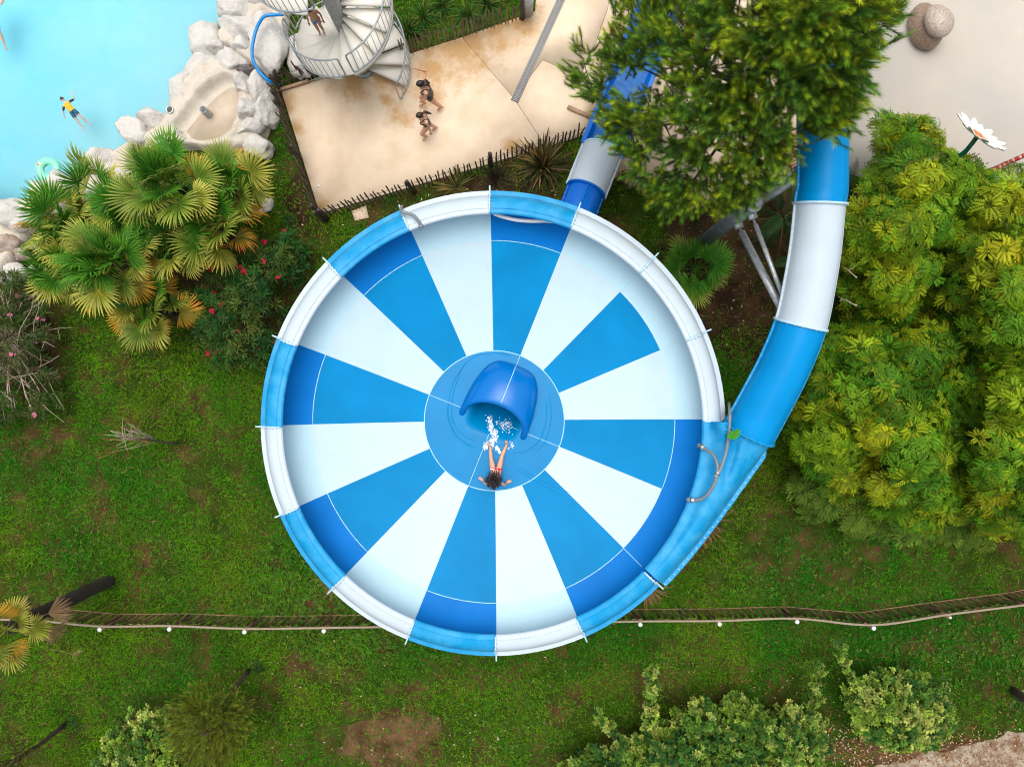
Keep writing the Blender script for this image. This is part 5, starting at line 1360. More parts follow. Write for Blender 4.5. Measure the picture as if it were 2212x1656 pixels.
# grass tufts round the trunk feet
for (x, y, l) in ((560, 1440, 'grass tuft at the foot of the wispy sapling'), (2195, 1510, 'grass tuft at the foot of the right edge trunk'), (165, 1560, 'grass tuft at the foot of the slim bare trunk'), (1470, 1318, 'tall grass tuft by the slat fence right of the bowl'), (660, 545, 'leafy green tuft between oleander and bowl'), (626, 478, 'bright green weed rosette near the terrace corner'), (1700, 500, 'weed tuft in the soil beside the slim brace')):
    strap_plant('grass_tuft', l, 'grass', P(x, y, 0), 46, 0.38, 0.02, GCOL[:3], (20, 80), 0.6, 'grass tufts on the lawn')
# sprig growing out of the slide joint
t = thing('weed_sprig', 'bright green weed sprig growing from the blue slide joint', 'weed', P(1576, 934, 4.2)); V = []; F = []; C = []
for k in range(9):
    a = k * 2.4; d = np.array([math.cos(a), math.sin(a), 0.15]); b = np.array(tuple(P(1583 + random.uniform(-8, 8), 938 + random.uniform(-8, 8), 4.68)))
    for j in range(5):
        aa = a + (j - 2) * 0.55; dd = np.array([math.cos(aa), math.sin(aa), 0.1]); L_ = 0.13 - 0.025 * abs(j - 2)
        o = len(V); V += leaf_quad(b, dd, np.array([0, 0, 1.0]), L_, 0.05); F.append((o, o + 1, o + 2, o + 3)); f = random.uniform(.7, 1.2); C += [[0.05 * f, 0.26 * f, 0.015]] * 4
solid('leaves', np.array(V), F, m_gloss, t, col=np.clip(C, 0, 1)); MB().tube([P(1574, 928, 4.2), P(1578, 932, 4.5), P(1583, 938, 4.67)], 0.008, 5).build('stem', m_stem, t)
# reddish leaf on the right tree top
# --- lawn: every blade is real but nobody could count them
EXCL = [TERRACE, [(x, y) for x, y in PAD], [(x, y) for x, y in POOL_EDGE] + [(900, -1700), (-1400, -1700)]]
def lawn(n=590000):
    x = rng.uniform(-60, 2271, n); y = rng.uniform(-60, 1716, n); ok = np.ones(n, bool)
    for q in EXCL: ok &= ~in_poly(x, y, q)
    ok &= np.hypot(x - 1080, y - 895) > 395
    ok &= ~(in_poly(x, y, BO))
    ok &= ~((y > 1560) & (y > 1640 - (x - 1850) * 0.19) & (x > 1790))
    dens = fbm(x / 110, y / 110, 4); fine = fbm(x / 26 + 50, y / 26, 3); p = np.clip((0.55 * dens + 0.45 * fine - 0.335) * 6.0, 0.16, 1)
    def soil(cx, cy, rx, ry, k):
        nonlocal p
        q = np.clip(1.6 - np.hypot((x - cx) / rx, (y - cy) / ry) * 1.25 + (fine - 0.5) * 1.2, 0, 1); p = p * (1 - k * q)
    soil(1600, 570, 190, 190, 0.93); soil(1420, 440, 150, 70, 0.85); soil(850, 1590, 190, 75, 0.80); soil(1950, 1600, 330, 50, 0.85); soil(480, 640, 190, 150, 0.7)
    soil(640, 440, 60, 60, 0.6); soil(1060, 430, 180, 60, 0.8); soil(60, 740, 110, 180, 0.7); soil(1820, 620, 120, 200, 0.8); soil(1000, 1440, 300, 30, 0.35); soil(1240, 1640, 150, 80, 0.4); soil(1580, 1480, 250, 50, 0.35); soil(500, 1560, 200, 60, .35)
    ok &= rng.random(n) < p
    x, y, dens, fine = x[ok], y[ok], dens[ok], fine[ok]; n = len(x)
    s = H / F_PX; T = np.stack([(x - CX) * s, (CY - y) * s, np.zeros(n)], 1)
    az = rng.uniform(0, 2 * math.pi, n); el = np.radians(rng.uniform(15, 70, n)); Ln = rng.uniform(0.07, 0.17, n) * (0.75 + 0.7 * fine); w = rng.uniform(0.011, 0.020, n)
    d = np.stack([np.cos(az) * np.cos(el), np.sin(az) * np.cos(el), np.sin(el)], 1); sd = np.stack([-np.sin(az), np.cos(az), np.zeros(n)], 1) * w[:, None] / 2
    m = T + d * Ln[:, None] * 0.55; tip = T + d * Ln[:, None] * np.array([1, 1, 0.72])
    V = np.stack([T - sd, T + sd, m + sd * 0.8, m - sd * 0.8, tip], 1).reshape(-1, 3); i = np.arange(n)[:, None] * 5
    hue = np.clip(fbm(x / 170 + 9, y / 170 + 3, 3) * 1.6 - 0.35 + rng.normal(0, .18, n), 0, 1)[:, None]; val = (0.55 + 0.9 * rng.random(n))[:, None]
    c = (np.array([0.014, 0.150, 0.006]) * (1 - hue) + np.array([0.110, 0.225, 0.005]) * hue) * val
    dry = rng.random(n) < 0.05 + 0.08 * (dens < 0.42); c[dry] = np.array([0.20, 0.145, 0.055]) * val[dry]
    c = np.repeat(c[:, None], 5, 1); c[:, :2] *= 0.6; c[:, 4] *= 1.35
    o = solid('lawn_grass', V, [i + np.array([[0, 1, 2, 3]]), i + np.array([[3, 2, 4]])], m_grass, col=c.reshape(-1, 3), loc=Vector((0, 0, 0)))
    tag(o, 'short green grass covering the soil round the bowl', 'grass', kind='stuff')
lawn()
def ground_scatter(name, label, cat, zones, tmpl, cols, s0, s1, z=0.05, mat=None):
    X = []
    for (cx, cy, rx, ry, n) in zones:
        a = rng.normal(0, 0.5, (n, 2)); X.append(np.stack([cx + a[:, 0] * rx, cy + a[:, 1] * ry], 1))
    X = np.concatenate(X); ok = np.hypot(X[:, 0] - 1080, X[:, 1] - 895) > 410
    for q in EXCL[:1] + EXCL[2:]: ok &= ~in_poly(X[:, 0], X[:, 1], q)
    X = X[ok]; n = len(X); s = (H - z) / F_PX
    T = np.stack([(X[:, 0] - CX) * s, (CY - X[:, 1]) * s, rng.uniform(0.6, 1.4, n) * z], 1); D = rng.normal(0, .25, (n, 3)) + np.array([0, 0, 1])
    C = np.array(cols)[rng.integers(0, len(cols), n)] * rng.uniform(.75, 1.2, (n, 1))
    V, F, C = scatter(tmpl, T, basis(D, rng.uniform(0, 6.28, n)), rng.uniform(s0, s1, n), np.clip(C, 0, 1))
    tag(solid(name, V, F, mat or m_leaf, col=C, loc=Vector((0, 0, 0))), label, cat, kind='stuff')
V = []
for k in range(3):
    a = k * 2.094; V += leaf_quad(np.zeros(3), np.array([math.cos(a), math.sin(a), 0.2]), np.array([0, 0, 1.0]), 0.05, 0.045, 0.65)
CLOV = (np.array(V), [np.arange(12).reshape(3, 4)], np.array([0.7, 1, 1.1, 1] * 3))
ground_scatter('clover', 'bright green clover patches in the lawn', 'clover', [(660, 1260, 180, 110, 900), (750, 1385, 160, 60, 350), (600, 1320, 200, 40, 300), (1100, 1560, 400, 120, 500), (1650, 1280, 300, 120, 300), (2050, 1430, 300, 100, 500), (300, 1200, 300, 200, 300)], CLOV, [(0.055, 0.17, 0.012), (0.10, 0.19, 0.012), (0.04, 0.13, 0.012)], 0.6, 1.3, 0.09)
LIT = (np.array(leaf_quad(np.zeros(3), np.array([1.0, 0, 0.15]), np.array([0, 0, 1.0]), 0.07, 0.035)), [np.array([[0, 1, 2, 3]])], np.array([1, 1, 1, 0.9]))
ground_scatter('fallen_leaves', 'dry tan leaves scattered over grass and path', 'leaves', [(1950, 1612, 420, 60, 1300), (2120, 1650, 300, 50, 500), (1700, 1570, 300, 90, 160), (850, 1600, 380, 110, 140), (1500, 1480, 500, 100, 110), (600, 1500, 300, 140, 60), (1600, 560, 260, 260, 200), (2000, 1450, 500, 120, 90), (660, 430, 90, 120, 60), (1050, 430, 250, 40, 80)], LIT, [(0.42, 0.28, 0.15), (0.26, 0.14, 0.06), (0.52, 0.42, 0.28), (0.30, 0.11, 0.03)], 0.5, 1.3, 0.05)
# ------------------------------------------------------------------ people
def body_mesh(bones, balls, voxel=0.011, smooth_it=6):
    """tapered limbs and ellipsoids fused into one continuous skin"""
    mb = MB()
    for a, b, r0, r1 in bones:
        a, b = Vector(a), Vector(b); n = max(2, int((b - a).length / 0.03))
        mb.tube([a.lerp(b, i / n) for i in range(n + 1)], [r0 + (r1 - r0) * i / n for i in range(n + 1)], 10)
        mb.ball(a, r0, 10, 6); mb.ball(b, r1, 10, 6)
    for c, sc, R in balls: mb.ball(c, 1.0, 14, 9, sc, R)
    me = mb.mesh('tmp'); o = bpy.data.objects.new('tmp', me); COL.objects.link(o)
    m = o.modifiers.new('r', 'REMESH'); m.mode = 'VOXEL'; m.voxel_size = voxel
    m = o.modifiers.new('s', 'SMOOTH'); m.factor = 0.5; m.iterations = smooth_it
    dg = bpy.context.evaluated_depsgraph_get(); ev = o.evaluated_get(dg); me2 = bpy.data.meshes.new_from_object(ev)
    n = len(me2.vertices); V = np.zeros(n * 3); me2.vertices.foreach_get('co', V); N_ = np.zeros(n * 3); me2.vertices.foreach_get('normal', N_)
    F = [list(p.vertices) for p in me2.polygons]
    bpy.data.objects.remove(o); bpy.data.meshes.remove(me2); bpy.data.meshes.remove(me)
    return V.reshape(-1, 3), N_.reshape(-1, 3), F

def seg_dist(V, a, b):
    a, b = np.array(tuple(a)), np.array(tuple(b)); ab = b - a; t = np.clip(((V - a) @ ab) / (ab @ ab + 1e-9), 0, 1)
    return np.linalg.norm(V - a - t[:, None] * ab, axis=1), t

def hand_bones(w, d, up, s=1.0, curl=0.15, spread=0.16, thumb=1):
    """palm and five fingers from wrist w along d; up = back of the hand"""
    w, d, up = Vector(w), Vector(d).normalized(), Vector(up); side = d.cross(up).normalized() * thumb; up = side.cross(d).normalized() * thumb
    B = []
    for k in range(4):
        o = (k - 1.5); root = w + d * 0.085 * s + side * o * -0.019 * s
        B.append((w + side * o * -0.012 * s, root, 0.0125 * s, 0.0115 * s))
        dd = (d + side * -o * spread).normalized(); L = (0.068, 0.076, 0.072, 0.056)[k] * s
        mid = root + dd * L * 0.5 - up * curl * L * 0.3; tip = mid + (dd - up * curl).normalized() * L * 0.5
        B += [(root, mid, 0.0098 * s, 0.0092 * s), (mid, tip, 0.0092 * s, 0.0078 * s)]
    r0 = w + d * 0.02 * s + side * 0.022 * s; r1 = r0 + (d * 0.55 + side * 0.8).normalized() * 0.042 * s; r2 = r1 + (d * 0.8 + side * 0.5).normalized() * 0.032 * s
    B += [(r0, r1, 0.0135 * s, 0.011 * s), (r1, r2, 0.011 * s, 0.009 * s)]
    return B

def person(label, loc, J, hs, face, skin=(0.50, 0.27, 0.17), suit=None, hair=None, fem=True, hands=None, group=None, feet=None, hair_fn=None, voxel=0.011, build=1.0, straps=False):
    """J: joint name -> world point. hs = scale against a 1.7 m adult. face = direction the face looks"""
    J = {k: Vector(v) for k, v in J.items()}; s = hs; b = build
    up = (J['head'] - J['neck']).normalized(); face = Vector(face); face = (face - up * face.dot(up)).normalized(); right = face.cross(up).normalized()
    bones = []; balls = []
    for sd in 'lr':
        hip, kn, an, to = J['hip_' + sd], J['knee_' + sd], J['ank_' + sd], J['toe_' + sd]
        bones += [(hip, hip.lerp(kn, 0.45), 0.088 * s * b, 0.078 * s * b), (hip.lerp(kn, 0.45), kn, 0.078 * s * b, 0.054 * s), (kn, kn.lerp(an, 0.35), 0.053 * s, 0.056 * s * b), (kn.lerp(an, 0.35), an, 0.056 * s * b, 0.034 * s)]
        bones += [(an, to, 0.036 * s, 0.024 * s), (an - (to - an).normalized() * 0.03 * s, to, 0.034 * s, 0.030 * s)]
        td = (to - an).normalized(); tsd = td.cross(Vector((0, 0, 1))); tsd = tsd.normalized() if tsd.length > 0.1 else right
        for k in range(5): p = to + tsd * (k - 2) * 0.016 * s; bones.append((p - td * 0.03 * s, p + td * (0.035 - 0.006 * abs(k - 1)) * s, 0.014 * s, 0.0095 * s))
        sh, el, wr = J['sh_' + sd], J['elb_' + sd], J['wri_' + sd]
        bones += [(sh, el, 0.046 * s, 0.036 * s), (el, el.lerp(wr, 0.3), 0.036 * s, 0.037 * s), (el.lerp(wr, 0.3), wr, 0.037 * s, 0.024 * s)]
        hd = (hands or {}).get(sd, ((wr - el), Vector((0, 0, 1)), 1)); bones += hand_bones(wr, hd[0], hd[1], s, 0.2, 0.16, hd[2])
    pel, wai, che, nk = J['pelvis'], J['waist'], J['chest'], J['neck']; lr = (J['sh_r'] - J['sh_l']).normalized(); sp_ = (che - pel).normalized(); fb = lr.cross(sp_).normalized()
    Rb = Matrix((lr, fb, sp_)).transposed()
    PT = ((0.0, 0.165, 0.115), (0.2, 0.158, 0.105), (0.42, 0.130, 0.092), (0.62, 0.135, 0.098), (0.82, 0.150, 0.104), (1.0, 0.152, 0.098))
    for t in np.linspace(0, 1, 16):
        wx = float(np.interp(t, [p[0] for p in PT], [p[1] for p in PT])); wy = float(np.interp(t, [p[0] for p in PT], [p[2] for p in PT]))
        c = pel.lerp(wai, t / 0.45) if t < 0.45 else wai.lerp(che, (t - 0.45) / 0.55); balls.append((c, (wx * s * b, wy * s * b, 0.075 * s), Rb))
    bones += [(J['sh_l'], J['sh_r'], 0.05 * s, 0.05 * s), (J['sh_l'], nk, 0.042 * s, 0.042 * s), (J['sh_r'], nk, 0.042 * s, 0.042 * s), (che, nk, 0.075 * s, 0.048 * s), (nk, J['head'], 0.047 * s, 0.047 * s)]
    if fem:
        ff = fb if fb.dot(face) > 0 or abs(fb.dot(face)) < 0.1 else -fb
        for q in (-1, 1): balls.append((che + ff * 0.085 * s + lr * q * 0.07 * s - sp_ * 0.05 * s, (0.062 * s,) * 3, None))
    Rh = Matrix((right, face, up)).transposed(); h = J['head'] + up * 0.085 * s
    balls += [(h - face * 0.012 * s, (0.076 * s, 0.094 * s, 0.10 * s), Rh), (h - up * 0.055 * s + face * 0.03 * s, (0.058 * s, 0.062 * s, 0.068 * s), Rh), (h + face * 0.092 * s - up * 0.022 * s, (0.014 * s, 0.018 * s, 0.026 * s), Rh)]
    for q in (-1, 1): balls.append((h + right * q * 0.076 * s - up * 0.02 * s - face * 0.005 * s, (0.011 * s, 0.02 * s, 0.032 * s), Rh))
    V, N_, F = body_mesh(bones, balls, voxel)
    col = np.tile(np.array(skin), (len(V), 1)) * (0.94 + 0.12 * fbm(V[:, 0] * 14 + 3, V[:, 1] * 14 + V[:, 2] * 9, 2))[:, None]
    for q in (-1, 1):
        e = np.array(tuple(h + right * q * 0.032 * s + face * 0.082 * s)); col[np.linalg.norm(V - e, axis=1) < 0.014 * s] = (0.02, 0.015, 0.012)
        br = np.array(tuple(h + right * q * 0.032 * s + face * 0.085 * s + up * 0.022 * s)); col[np.linalg.norm(V - br, axis=1) < 0.010 * s] = (0.03, 0.02, 0.015)
    mo = np.array(tuple(h + face * 0.085 * s - up * 0.062 * s)); col[np.linalg.norm((V - mo) * np.array([1, 1, 1.6]), axis=1) < 0.02 * s] = (0.36, 0.10, 0.08)
    t = thing('person', label, 'person', loc, group)
    solid('body', V, F, m_skin, t, smooth=True, col=np.clip(col, 0, 1))
    FA = F; Vc = V
    for nm, mat, fn, off in (suit or []):
        keep = fn(Vc, J); idx = [f for f in FA if all(keep[i] for i in f)]
        if not idx: continue
        used = sorted({i for f in idx for i in f}); mp = {u: k for k, u in enumerate(used)}
        o = solid(nm, V[used] + N_[used] * off, [[mp[i] for i in f] for f in idx], mat, t, smooth=True)
        thick(o, off * 0.9, -1)
    if straps:
        for q in (-1, 1):
            sh = (J['sh_r'] if q > 0 else J['sh_l']).lerp(nk, 0.42); ff = fb if fb.dot(face) > 0 else -fb
            MB().tube(smooth_curve([che + lr * q * 0.075 * s * b + ff * 0.145 * s * b, sh + ff * 0.062 * s, sh + sp_ * 0.052 * s, sh - ff * 0.062 * s, che + lr * q * 0.06 * s * b - ff * 0.112 * s * b], 5), 0.011, 6).build('strap', suit[0][1], t, smooth=True)
    if hair_fn: hair_fn(t, h, right, face, up, s)
    return t

def hair_cap(t, h, right, face, up, s, mat, name='hair', grow=1.10, low=-0.35):
    mb = MB(); rows = []
    for i in range(13):
        th = math.pi * 0.62 * i / 12; row = []
        for k in range(28):
            ph = 2 * math.pi * k / 28; d = right * math.sin(th) * math.cos(ph) + face * math.sin(th) * math.sin(ph) + up * math.cos(th)
            f = d.dot(face); cut = 1.0
            z = d.dot(up)
            if f > 0.25 and z < 0.35: cut = 0.86
            r = Vector((0.076, 0.094, 0.10)) * s * grow * cut * (1 + 0.03 * noise.noise(d * 9))
            row.append(h - face * 0.015 * s + right * d.dot(right) * r.x + face * d.dot(face) * r.y + up * d.dot(up) * r.z)
        rows.append(row)
    return mb.grid(rows, closed=True).build(name, mat, t, smooth=True)
def ponytail(t, h, right, face, up, s, mat, L=0.42, r=0.035, away=0.5):
    a = h - face * 0.10 * s + up * 0.02 * s; pts = [a, a - face * 0.06 * s - up * 0.04 * s]
    for k in range(1, 7): pts.append(a - face * (0.08 + 0.02 * k * away) * s - up * (L * s * k / 6) + right * 0.012 * math.sin(k))
    MB().tube(pts, [0.02 * s, r * s, r * 1.15 * s, r * 1.1 * s, r * s, r * 0.85 * s, r * 0.6 * s, 0.006][:len(pts)], 9).build('ponytail', mat, t, smooth=True)
def curly(t, h, right, face, up, s, mat, n=210, spread=0.12, length=0.16):
    hair_cap(t, h, right, face, up, s, mat, 'scalp_hair', 1.12); mb = MB(); r = random.Random(4)
    for k in range(n):
        d = Vector((r.gauss(0, 1), r.gauss(0, 1), r.gauss(0, 1))).normalized(); d = (right * d.x + face * (d.y - 0.35) + up * (d.z + 0.15)).normalized()
        if d.dot(face) > 0.35 and d.dot(up) < 0.55: continue
        p = h + right * d.dot(right) * 0.076 * s + face * d.dot(face) * 0.094 * s + up * d.dot(up) * 0.10 * s
        o = (d - up * 0.55).normalized(); e = o.orthogonal().normalized(); g = o.cross(e); L = length * s * r.uniform(0.5, 1.2); ph = r.uniform(0, 6)
        mb.tube([p + d * 0.01 + o * L * i / 9 + (d * 0.02) * math.sin(i / 9 * 3) + (e * math.cos(ph + i * 1.3) + g * math.sin(ph + i * 1.3)) * 0.011 for i in range(10)], [0.011] * 9 + [0.004], 5)
    mb.build('curls', mat, t, smooth=True)

def torso_region(lo, hi, straps=True, back=0.0):
    """one-piece swimsuit between the thighs and the bust line"""
    def fn(V, J):
        a, b = np.array(tuple(J['pelvis'])), np.array(tuple(J['chest'])); ab = b - a; t = ((V - a) @ ab) / (ab @ ab)
        keep = (t > lo) & (t < hi)
        for sd in 'lr':
            d, u = seg_dist(V, J['hip_' + sd], J['knee_' + sd]); hp = np.array(tuple(J['hip_' + sd])); kk = np.array(tuple(J['knee_' + sd])) - hp; kk /= np.linalg.norm(kk)
            keep &= ~(((V - hp) @ kk > 0.035) & (d < 0.12)); 
            for q in (('sh_', 'elb_'), ('elb_', 'wri_')):
                d, u = seg_dist(V, J[q[0] + sd], J[q[1] + sd]); keep &= ~((d < 0.058) & ((u > 0.08) | (q[0] == 'elb_')))
            d, u = seg_dist(V, J['wri_' + sd], J['wri_' + sd] + Vector((0, 0, 0.001))); keep &= d > 0.2
            if straps:
                st = J['sh_' + sd].lerp(J['neck'], 0.45); d2 = np.abs((V - np.array(tuple(st))) @ np.array(tuple((J['sh_r'] - J['sh_l']).normalized()))); keep |= (t >= hi - 0.02) & (t < 1.45) & (d2 < 0.016) & (seg_dist(V, J['sh_l'], J['sh_r'])[0] < 0.09)
        return keep
    return fn
def limb_region(a, b, t0, t1, rad=0.14):
    def fn(V, J):
        k = np.zeros(len(V), bool)
        for sd in 'lr': d, u = seg_dist(V, J[a + sd], J[b + sd]); k |= (d < rad) & (u >= t0) & (u < t1)
        return k
    return fn
def union(*fs): return lambda V, J: np.any([f(V, J) for f in fs], axis=0)

def standing(loc, ang, s, ov):
    """joints from a local frame: x forward, y to the person's left, z up (1.7 m adult)"""
    B = dict(pelvis=(0, 0, .92), waist=(0, 0, 1.08), chest=(0.01, 0, 1.28), neck=(0.02, 0, 1.44), head=(0.05, 0, 1.53), hip_l=(0, .085, .90), hip_r=(0, -.085, .90), knee_l=(.03, .09, .49), knee_r=(.03, -.09, .49), ank_l=(0, .09, .09), ank_r=(0, -.09, .09), toe_l=(.13, .10, .035), toe_r=(.13, -.10, .035), sh_l=(0, .165, 1.38), sh_r=(0, -.165, 1.38), elb_l=(-.02, .23, 1.11), elb_r=(-.02, -.23, 1.11), wri_l=(.06, .24, .88), wri_r=(.06, -.24, .88))
    B.update(ov); c, n = math.cos(ang), math.sin(ang)
    return {k: Vector((loc[0] + s * (v[0] * c - v[1] * n), loc[1] + s * (v[0] * n + v[1] * c), loc[2] + s * v[2])) for k, v in B.items()}

# two women walking on the terrace
fa = math.radians(190)
l1 = P(934, 232, 0.06)
J = standing(l1, fa, 1.0, dict(pelvis=(0, 0, .91), knee_l=(-.10, .09, .50), ank_l=(-.26, .10, .14), toe_l=(-.14, .11, .05), knee_r=(.24, -.09, .55), ank_r=(.20, -.09, .13), toe_r=(.33, -.09, .06), elb_l=(.10, .20, 1.12), wri_l=(.26, .17, .93), elb_r=(-.06, -.36, 1.50), wri_r=(.12, -.34, 1.68), chest=(.05, 0, 1.27), neck=(.08, 0, 1.43), head=(.12, 0, 1.52), sh_l=(.05, .17, 1.37), sh_r=(.04, -.17, 1.38)))
def h1(t, h, r, f, u, s): hair_cap(t, h, r, f, u, s, m_hair, 'hair', 1.16); [ponytail(t, h - u * 0.02 + f * 0.03 + r * q * 0.022, r, f, u, s, m_hair, 0.20 + 0.02 * (q % 3), 0.034, 0.1 + 0.1 * abs(q)) for q in (-2, -1, 0, 1, 2)]
person('woman in navy swimsuit with one arm raised on the terrace', l1, J, 1.0, (math.cos(fa), math.sin(fa), 0), (0.64, 0.34, 0.21), [('swimsuit', m_navy, torso_region(-0.45, 0.98, False), 0.007)], straps=True, hair_fn=h1, group='women walking on the terrace', build=1.12, hands={'l': ((.3, .2, -1), (0, -1, 0), 1), 'r': ((-1, .1, .5), (0, 1, .3), 1)})
fb_ = math.radians(200)
l2 = P(929, 291, 0.06)
J = standing(l2, fb_, 0.95, dict(knee_r=(-.10, -.09, .50), ank_r=(-.24, -.09, .12), toe_r=(-.11, -.10, .05), knee_l=(.24, .09, .53), ank_l=(.12, .09, .16), toe_l=(.25, .10, .09), elb_l=(-.02, .22, 1.10), wri_l=(-.02, .26, .84), elb_r=(.02, -.25, 1.14), wri_r=(.24, -.20, 1.10), chest=(.03, 0, 1.28), head=(.08, 0, 1.53)))
def h2(t, h, r, f, u, s): hair_cap(t, h, r, f, u, s, m_hairbrown, 'hair', 1.10); ponytail(t, h, r, f, u, s, m_hairbrown, 0.34, 0.036, 0.25)
person('woman in black swimsuit with ponytail nearest the lower fence', l2, J, 0.95, (math.cos(fb_), math.sin(fb_), 0), (0.68, 0.39, 0.25), [('swimsuit', m_black, torso_region(-0.45, 0.96, False), 0.007)], straps=True, hair_fn=h2, group='women walking on the terrace', build=1.06)

# girl sitting at the centre of the bowl
zg = 2.63; q = lambda x, y, h: P(x, y, zg + h)
J = dict(pelvis=q(1071, 1017, .10), waist=q(1070, 1026, .22), chest=q(1069, 1035, .38), neck=q(1067.5, 1040, .51), head=q(1067, 1038, .575), hip_l=q(1064.5, 1014, .085), hip_r=q(1077, 1014, .085), knee_l=q(1060, 987, .075), knee_r=q(1084, 984, .10), ank_l=q(1058.5, 965, .05), ank_r=q(1094, 960, .05), toe_l=q(1054, 957, .13), toe_r=q(1093, 953, .13),
         sh_l=q(1055, 1039, .45), sh_r=q(1081.5, 1041, .45), elb_l=q(1048, 1044, .22), elb_r=q(1089, 1047, .22), wri_l=q(1042.5, 1038, .035), wri_r=q(1094, 1043, .035))
m_redsuit = M('red_spotted_bikini', (0.62, 0.008, 0.012), 0.5, 0.05, col2=(0.85, 0.8, 0.8), c2scale=20, c2lo=0.60, c2hi=0.62, detail=0)
def bottoms(V, J):
    a, b = np.array(tuple(J['pelvis'])), np.array(tuple(J['chest'])); ab = b - a; t = ((V - a) @ ab) / (ab @ ab); k = (t > -0.5) & (t < 0.20)
    for sd in 'lr':
        hp = np.array(tuple(J['hip_' + sd])); kk = np.array(tuple(J['knee_' + sd])) - hp; kk /= np.linalg.norm(kk); k &= ~((V - hp) @ kk > 0.055); k &= seg_dist(V, J['elb_' + sd], J['wri_' + sd])[0] > 0.16
    return k
def bust(V, J):
    a, b = np.array(tuple(J['pelvis'])), np.array(tuple(J['chest'])); ab = b - a; t = ((V - a) @ ab) / (ab @ ab); k = (t > 0.72) & (t < 0.98)
    for sd in 'lr': k &= seg_dist(V, J['sh_' + sd], J['elb_' + sd])[0] > 0.055
    return k
person('girl in red bikini with curly black hair sitting in the bowl', q(1070, 1017, 0), J, 0.86, (0, 1, 0.3), (0.62, 0.32, 0.20), [('bikini_bottom', m_redsuit, bottoms, 0.006), ('bikini_top', m_redsuit, bust, 0.006)], hands={'l': ((-.75, .65, -.02), (0, 0, 1), 1), 'r': ((.85, .5, -.02), (0, 0, 1), -1)}, hair_fn=lambda *a: curly(*a, m_hair), voxel=0.009)

# boy swimming in the pool, two bathers cut off by the picture edge, child on the stair
def swimmer(label, hx, hy, ang, s, suit, hairm, skin, arm='r', group=None):
    o = P(hx, hy, -0.10); d = Vector((math.cos(ang), math.sin(ang), 0)); l = Vector((-d.y, d.x, 0)); w = lambda f, y, z: Vector((o.x, o.y, -0.10)) + (d * f + l * y) * s + Vector((0, 0, z * s))
    J = dict(head=w(-.10, 0, .05), neck=w(-.22, 0, .03), chest=w(-.38, 0, .0), waist=w(-.58, 0, -.03), pelvis=w(-.75, 0, -.06), hip_l=w(-.77, .085, -.07), hip_r=w(-.77, -.085, -.07), knee_l=w(-1.12, .14, -.20), knee_r=w(-1.12, -.14, -.16), ank_l=w(-1.46, .16, -.26), ank_r=w(-1.46, -.18, -.30), toe_l=w(-1.60, .18, -.28), toe_r=w(-1.60, -.20, -.33),
             sh_l=w(-.30, .17, .01), sh_r=w(-.30, -.17, .02), elb_l=w(-.42, .36, -.06), wri_l=w(-.56, .48, -.14), elb_r=w(-.36, -.44, .05), wri_r=w(-.10, -.60, .10))
    return person(label, w(-.5, 0, -.3), J, s, d + Vector((0, 0, -.4)), skin, suit, hands={'l': (w(-.7, .55, -.2) - w(-.56, .48, -.14), Vector((0, 0, 1)), 1), 'r': (d * 0.8 - l * 0.2, Vector((0, 0, 1)), -1)}, fem=False, group=group, hair_fn=lambda *a: hair_cap(*a, hairm, 'hair', 1.13))
def vest(V, J):
    a, b = np.array(tuple(J['pelvis'])), np.array(tuple(J['neck'])); ab = b - a; t = ((V - a) @ ab) / (ab @ ab); k = (t > 0.08) & (t < 0.95)
    for sd in 'lr': k &= ~((seg_dist(V, J['sh_' + sd], J['elb_' + sd])[0] < 0.05) & (seg_dist(V, J['sh_' + sd], J['elb_' + sd])[1] > 0.05)); k &= seg_dist(V, J['elb_' + sd], J['wri_' + sd])[0] > 0.09
    return k
def trunks(V, J):
    a, b = np.array(tuple(J['pelvis'])), np.array(tuple(J['neck'])); ab = b - a; t = ((V - a) @ ab) / (ab @ ab); k = (t > -0.6) & (t < 0.10)
    for sd in 'lr': k &= seg_dist(V, J['knee_' + sd], J['ank_' + sd])[0] > 0.10; k &= seg_dist(V, J['hip_' + sd], J['knee_' + sd])[1] < 0.7; k &= seg_dist(V, J['wri_' + sd], J['elb_' + sd])[0] > 0.12
    return k
sleeves = limb_region('sh_', 'elb_', 0.1, 0.95, 0.055)
swimmer('boy in yellow rash vest swimming in the pool', 136, 215, math.radians(128), 0.58, [('rash_vest', m_yellow, vest, 0.008), ('sleeves', m_darknavy, sleeves, 0.008), ('swim_shorts', m_teal, trunks, 0.010)], m_hairbrown, (0.60, 0.36, 0.26))
swimmer('bather at the top left corner with only an arm in view', -26, -12, math.radians(95), 0.9, [('swim_shorts', m_darknavy, trunks, 0.010)], m_hairbrown, (0.60, 0.36, 0.26))
swimmer('bather at the left edge below the corner mostly out of view', -12, 398, math.radians(20), 0.85, [('swim_shorts', m_teal, trunks, 0.010)], m_hairbrown, (0.60, 0.36, 0.26))
ai = A0 + ST * 8; cl = sp(0.72, ai - 0.05, zs(ai)); fc_ = math.radians(-80)
J = standing(cl, fc_, 0.74, dict(knee_l=(.14, .09, .56), ank_l=(.10, .10, .36), toe_l=(.22, .11, .30), knee_r=(.02, -.09, .49)))
J['ank_l'].z = max(J['ank_l'].z, zs(ai + ST) + 0.06); J['toe_l'].z = zs(ai + ST) + 0.03; J['knee_l'].z = J['ank_l'].z + 0.28
person('child in blue shorts climbing the spiral stair', cl, J, 0.74, (math.cos(fc_), math.sin(fc_), 0), (0.48, 0.24, 0.15), [('swim_shorts', m_bluecloth, trunks, 0.010)], fem=False, hair_fn=lambda *a: hair_cap(*a, m_hairbrown, 'hair', 1.12))

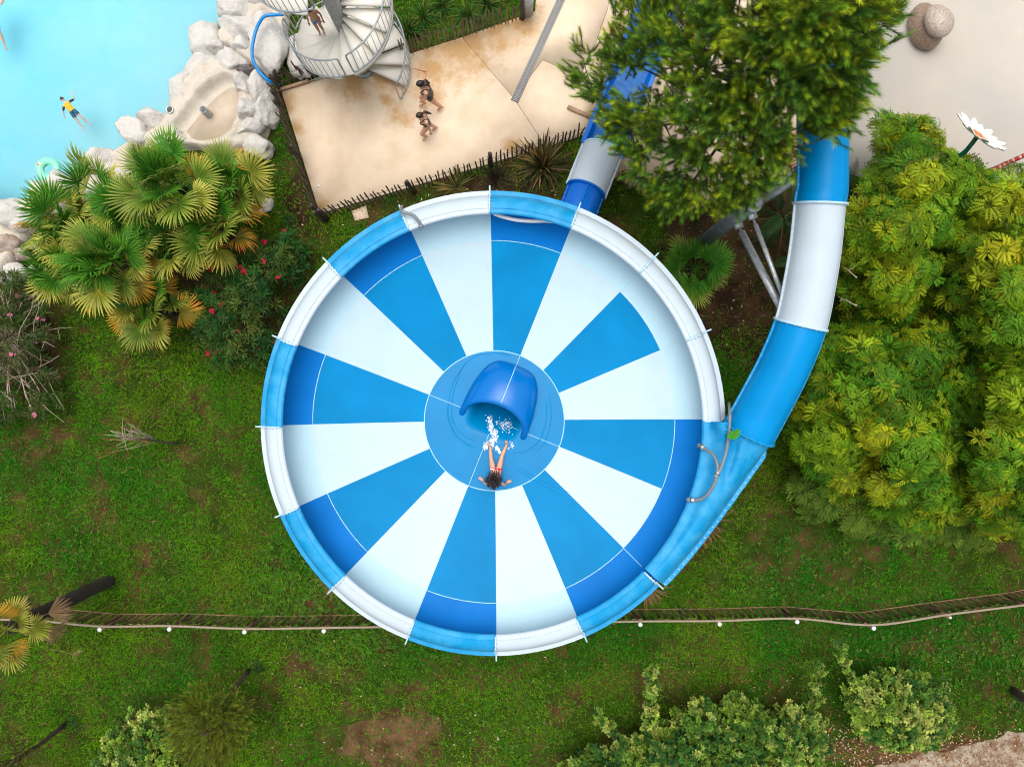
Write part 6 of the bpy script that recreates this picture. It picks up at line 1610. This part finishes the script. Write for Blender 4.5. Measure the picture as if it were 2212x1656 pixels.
# white water at the outlet mouth and streaks where the girl slid
V = []; F = []; m_foam = M('white_water_foam', (0.72, 0.80, 0.88), 0.4, 0.12, 12); m_splash = M('thin_running_water', (0.02, 0.36, 0.66), 0.05, 0.05, coat=0.6, bump=0.2, bscale=12)
def foam(label, pts, n, r0, r1, spread, mat, flat=0.35):
    mb = MB(); rd = random.Random(len(label)); c = smooth_curve([Vector((*P(x, y, 2.6)[:2], 0)) for x, y in pts], 6)
    for _ in range(n):
        p = rd.choice(c); x, y = p.x + rd.gauss(0, spread), p.y + rd.gauss(0, spread); r = rd.uniform(r0, r1)
        mb.ball((x, y, z_disc(x, y) + r * flat * 0.5), r, 6, 4, (rd.uniform(.6, 1.2), rd.uniform(.7, 1.6), flat))
    tag(mb.build('splash', mat, smooth=True), label, 'splash', kind='stuff')
foam('white foaming water pouring under the blue hood', [(1056, 905), (1060, 922), (1068, 940), (1062, 955), (1048, 962)], 300, 0.006, 0.026, 0.038, m_foam)
foam('small white water streak beside the left leg', [(1072, 966), (1080, 976)], 40, 0.01, 0.03, 0.02, m_foam)
foam('broken spray right of the white foam', [(1075, 915), (1090, 925), (1096, 912), (1100, 935)], 110, 0.006, 0.018, 0.05, m_foam)
foam('bubbles round the heel of the girl', [(1103, 955), (1104, 966), (1060, 966)], 50, 0.006, 0.014, 0.02, m_foam)
def ripple(pts, r):
    c = smooth_curve([Vector((*P(x, y, 2.6)[:2], 0)) for x, y in pts], 10); return [Vector((p.x, p.y, (z_disc(p.x, p.y) if (p - Vector((C0.x, C0.y, 0))).length < R_DISC else z_bowl((p - Vector((C0.x, C0.y, 0))).length)) - r * 0.55)) for p in c]
mb = MB()
for pts, r in (([(990, 800), (972, 850), (968, 900), (985, 940), (1015, 962), (1045, 968)], 0.020), ([(1000, 792), (980, 845), (976, 900), (995, 935), (1030, 955)], 0.014), ([(1178, 860), (1180, 900), (1168, 945), (1140, 972), (1108, 978)], 0.018), ([(1185, 850), (1190, 905), (1176, 955), (1150, 980)], 0.012), ([(1108, 1005), (1140, 1028), (1175, 1048), (1215, 1070), (1250, 1090)], 0.016), ([(1112, 1002), (1150, 1026), (1190, 1046), (1230, 1062)], 0.012), ([(1020, 770), (1050, 764), (1085, 764), (1110, 770)], 0.012), ([(985, 815), (1005, 785), (1030, 768)], 0.016)):
    c = ripple(pts, r); mb.tube(c, [r * (0.8 + 0.2 * math.sin(i * 0.37)) * math.sin(math.pi * (i + 1) / (len(c) + 1)) ** 0.5 + 0.004 for i in range(len(c))], 8)
tag(mb.build('water_ripples', m_disc, smooth=True), 'thin ripples of water spreading over the blue disc', 'water', kind='stuff')
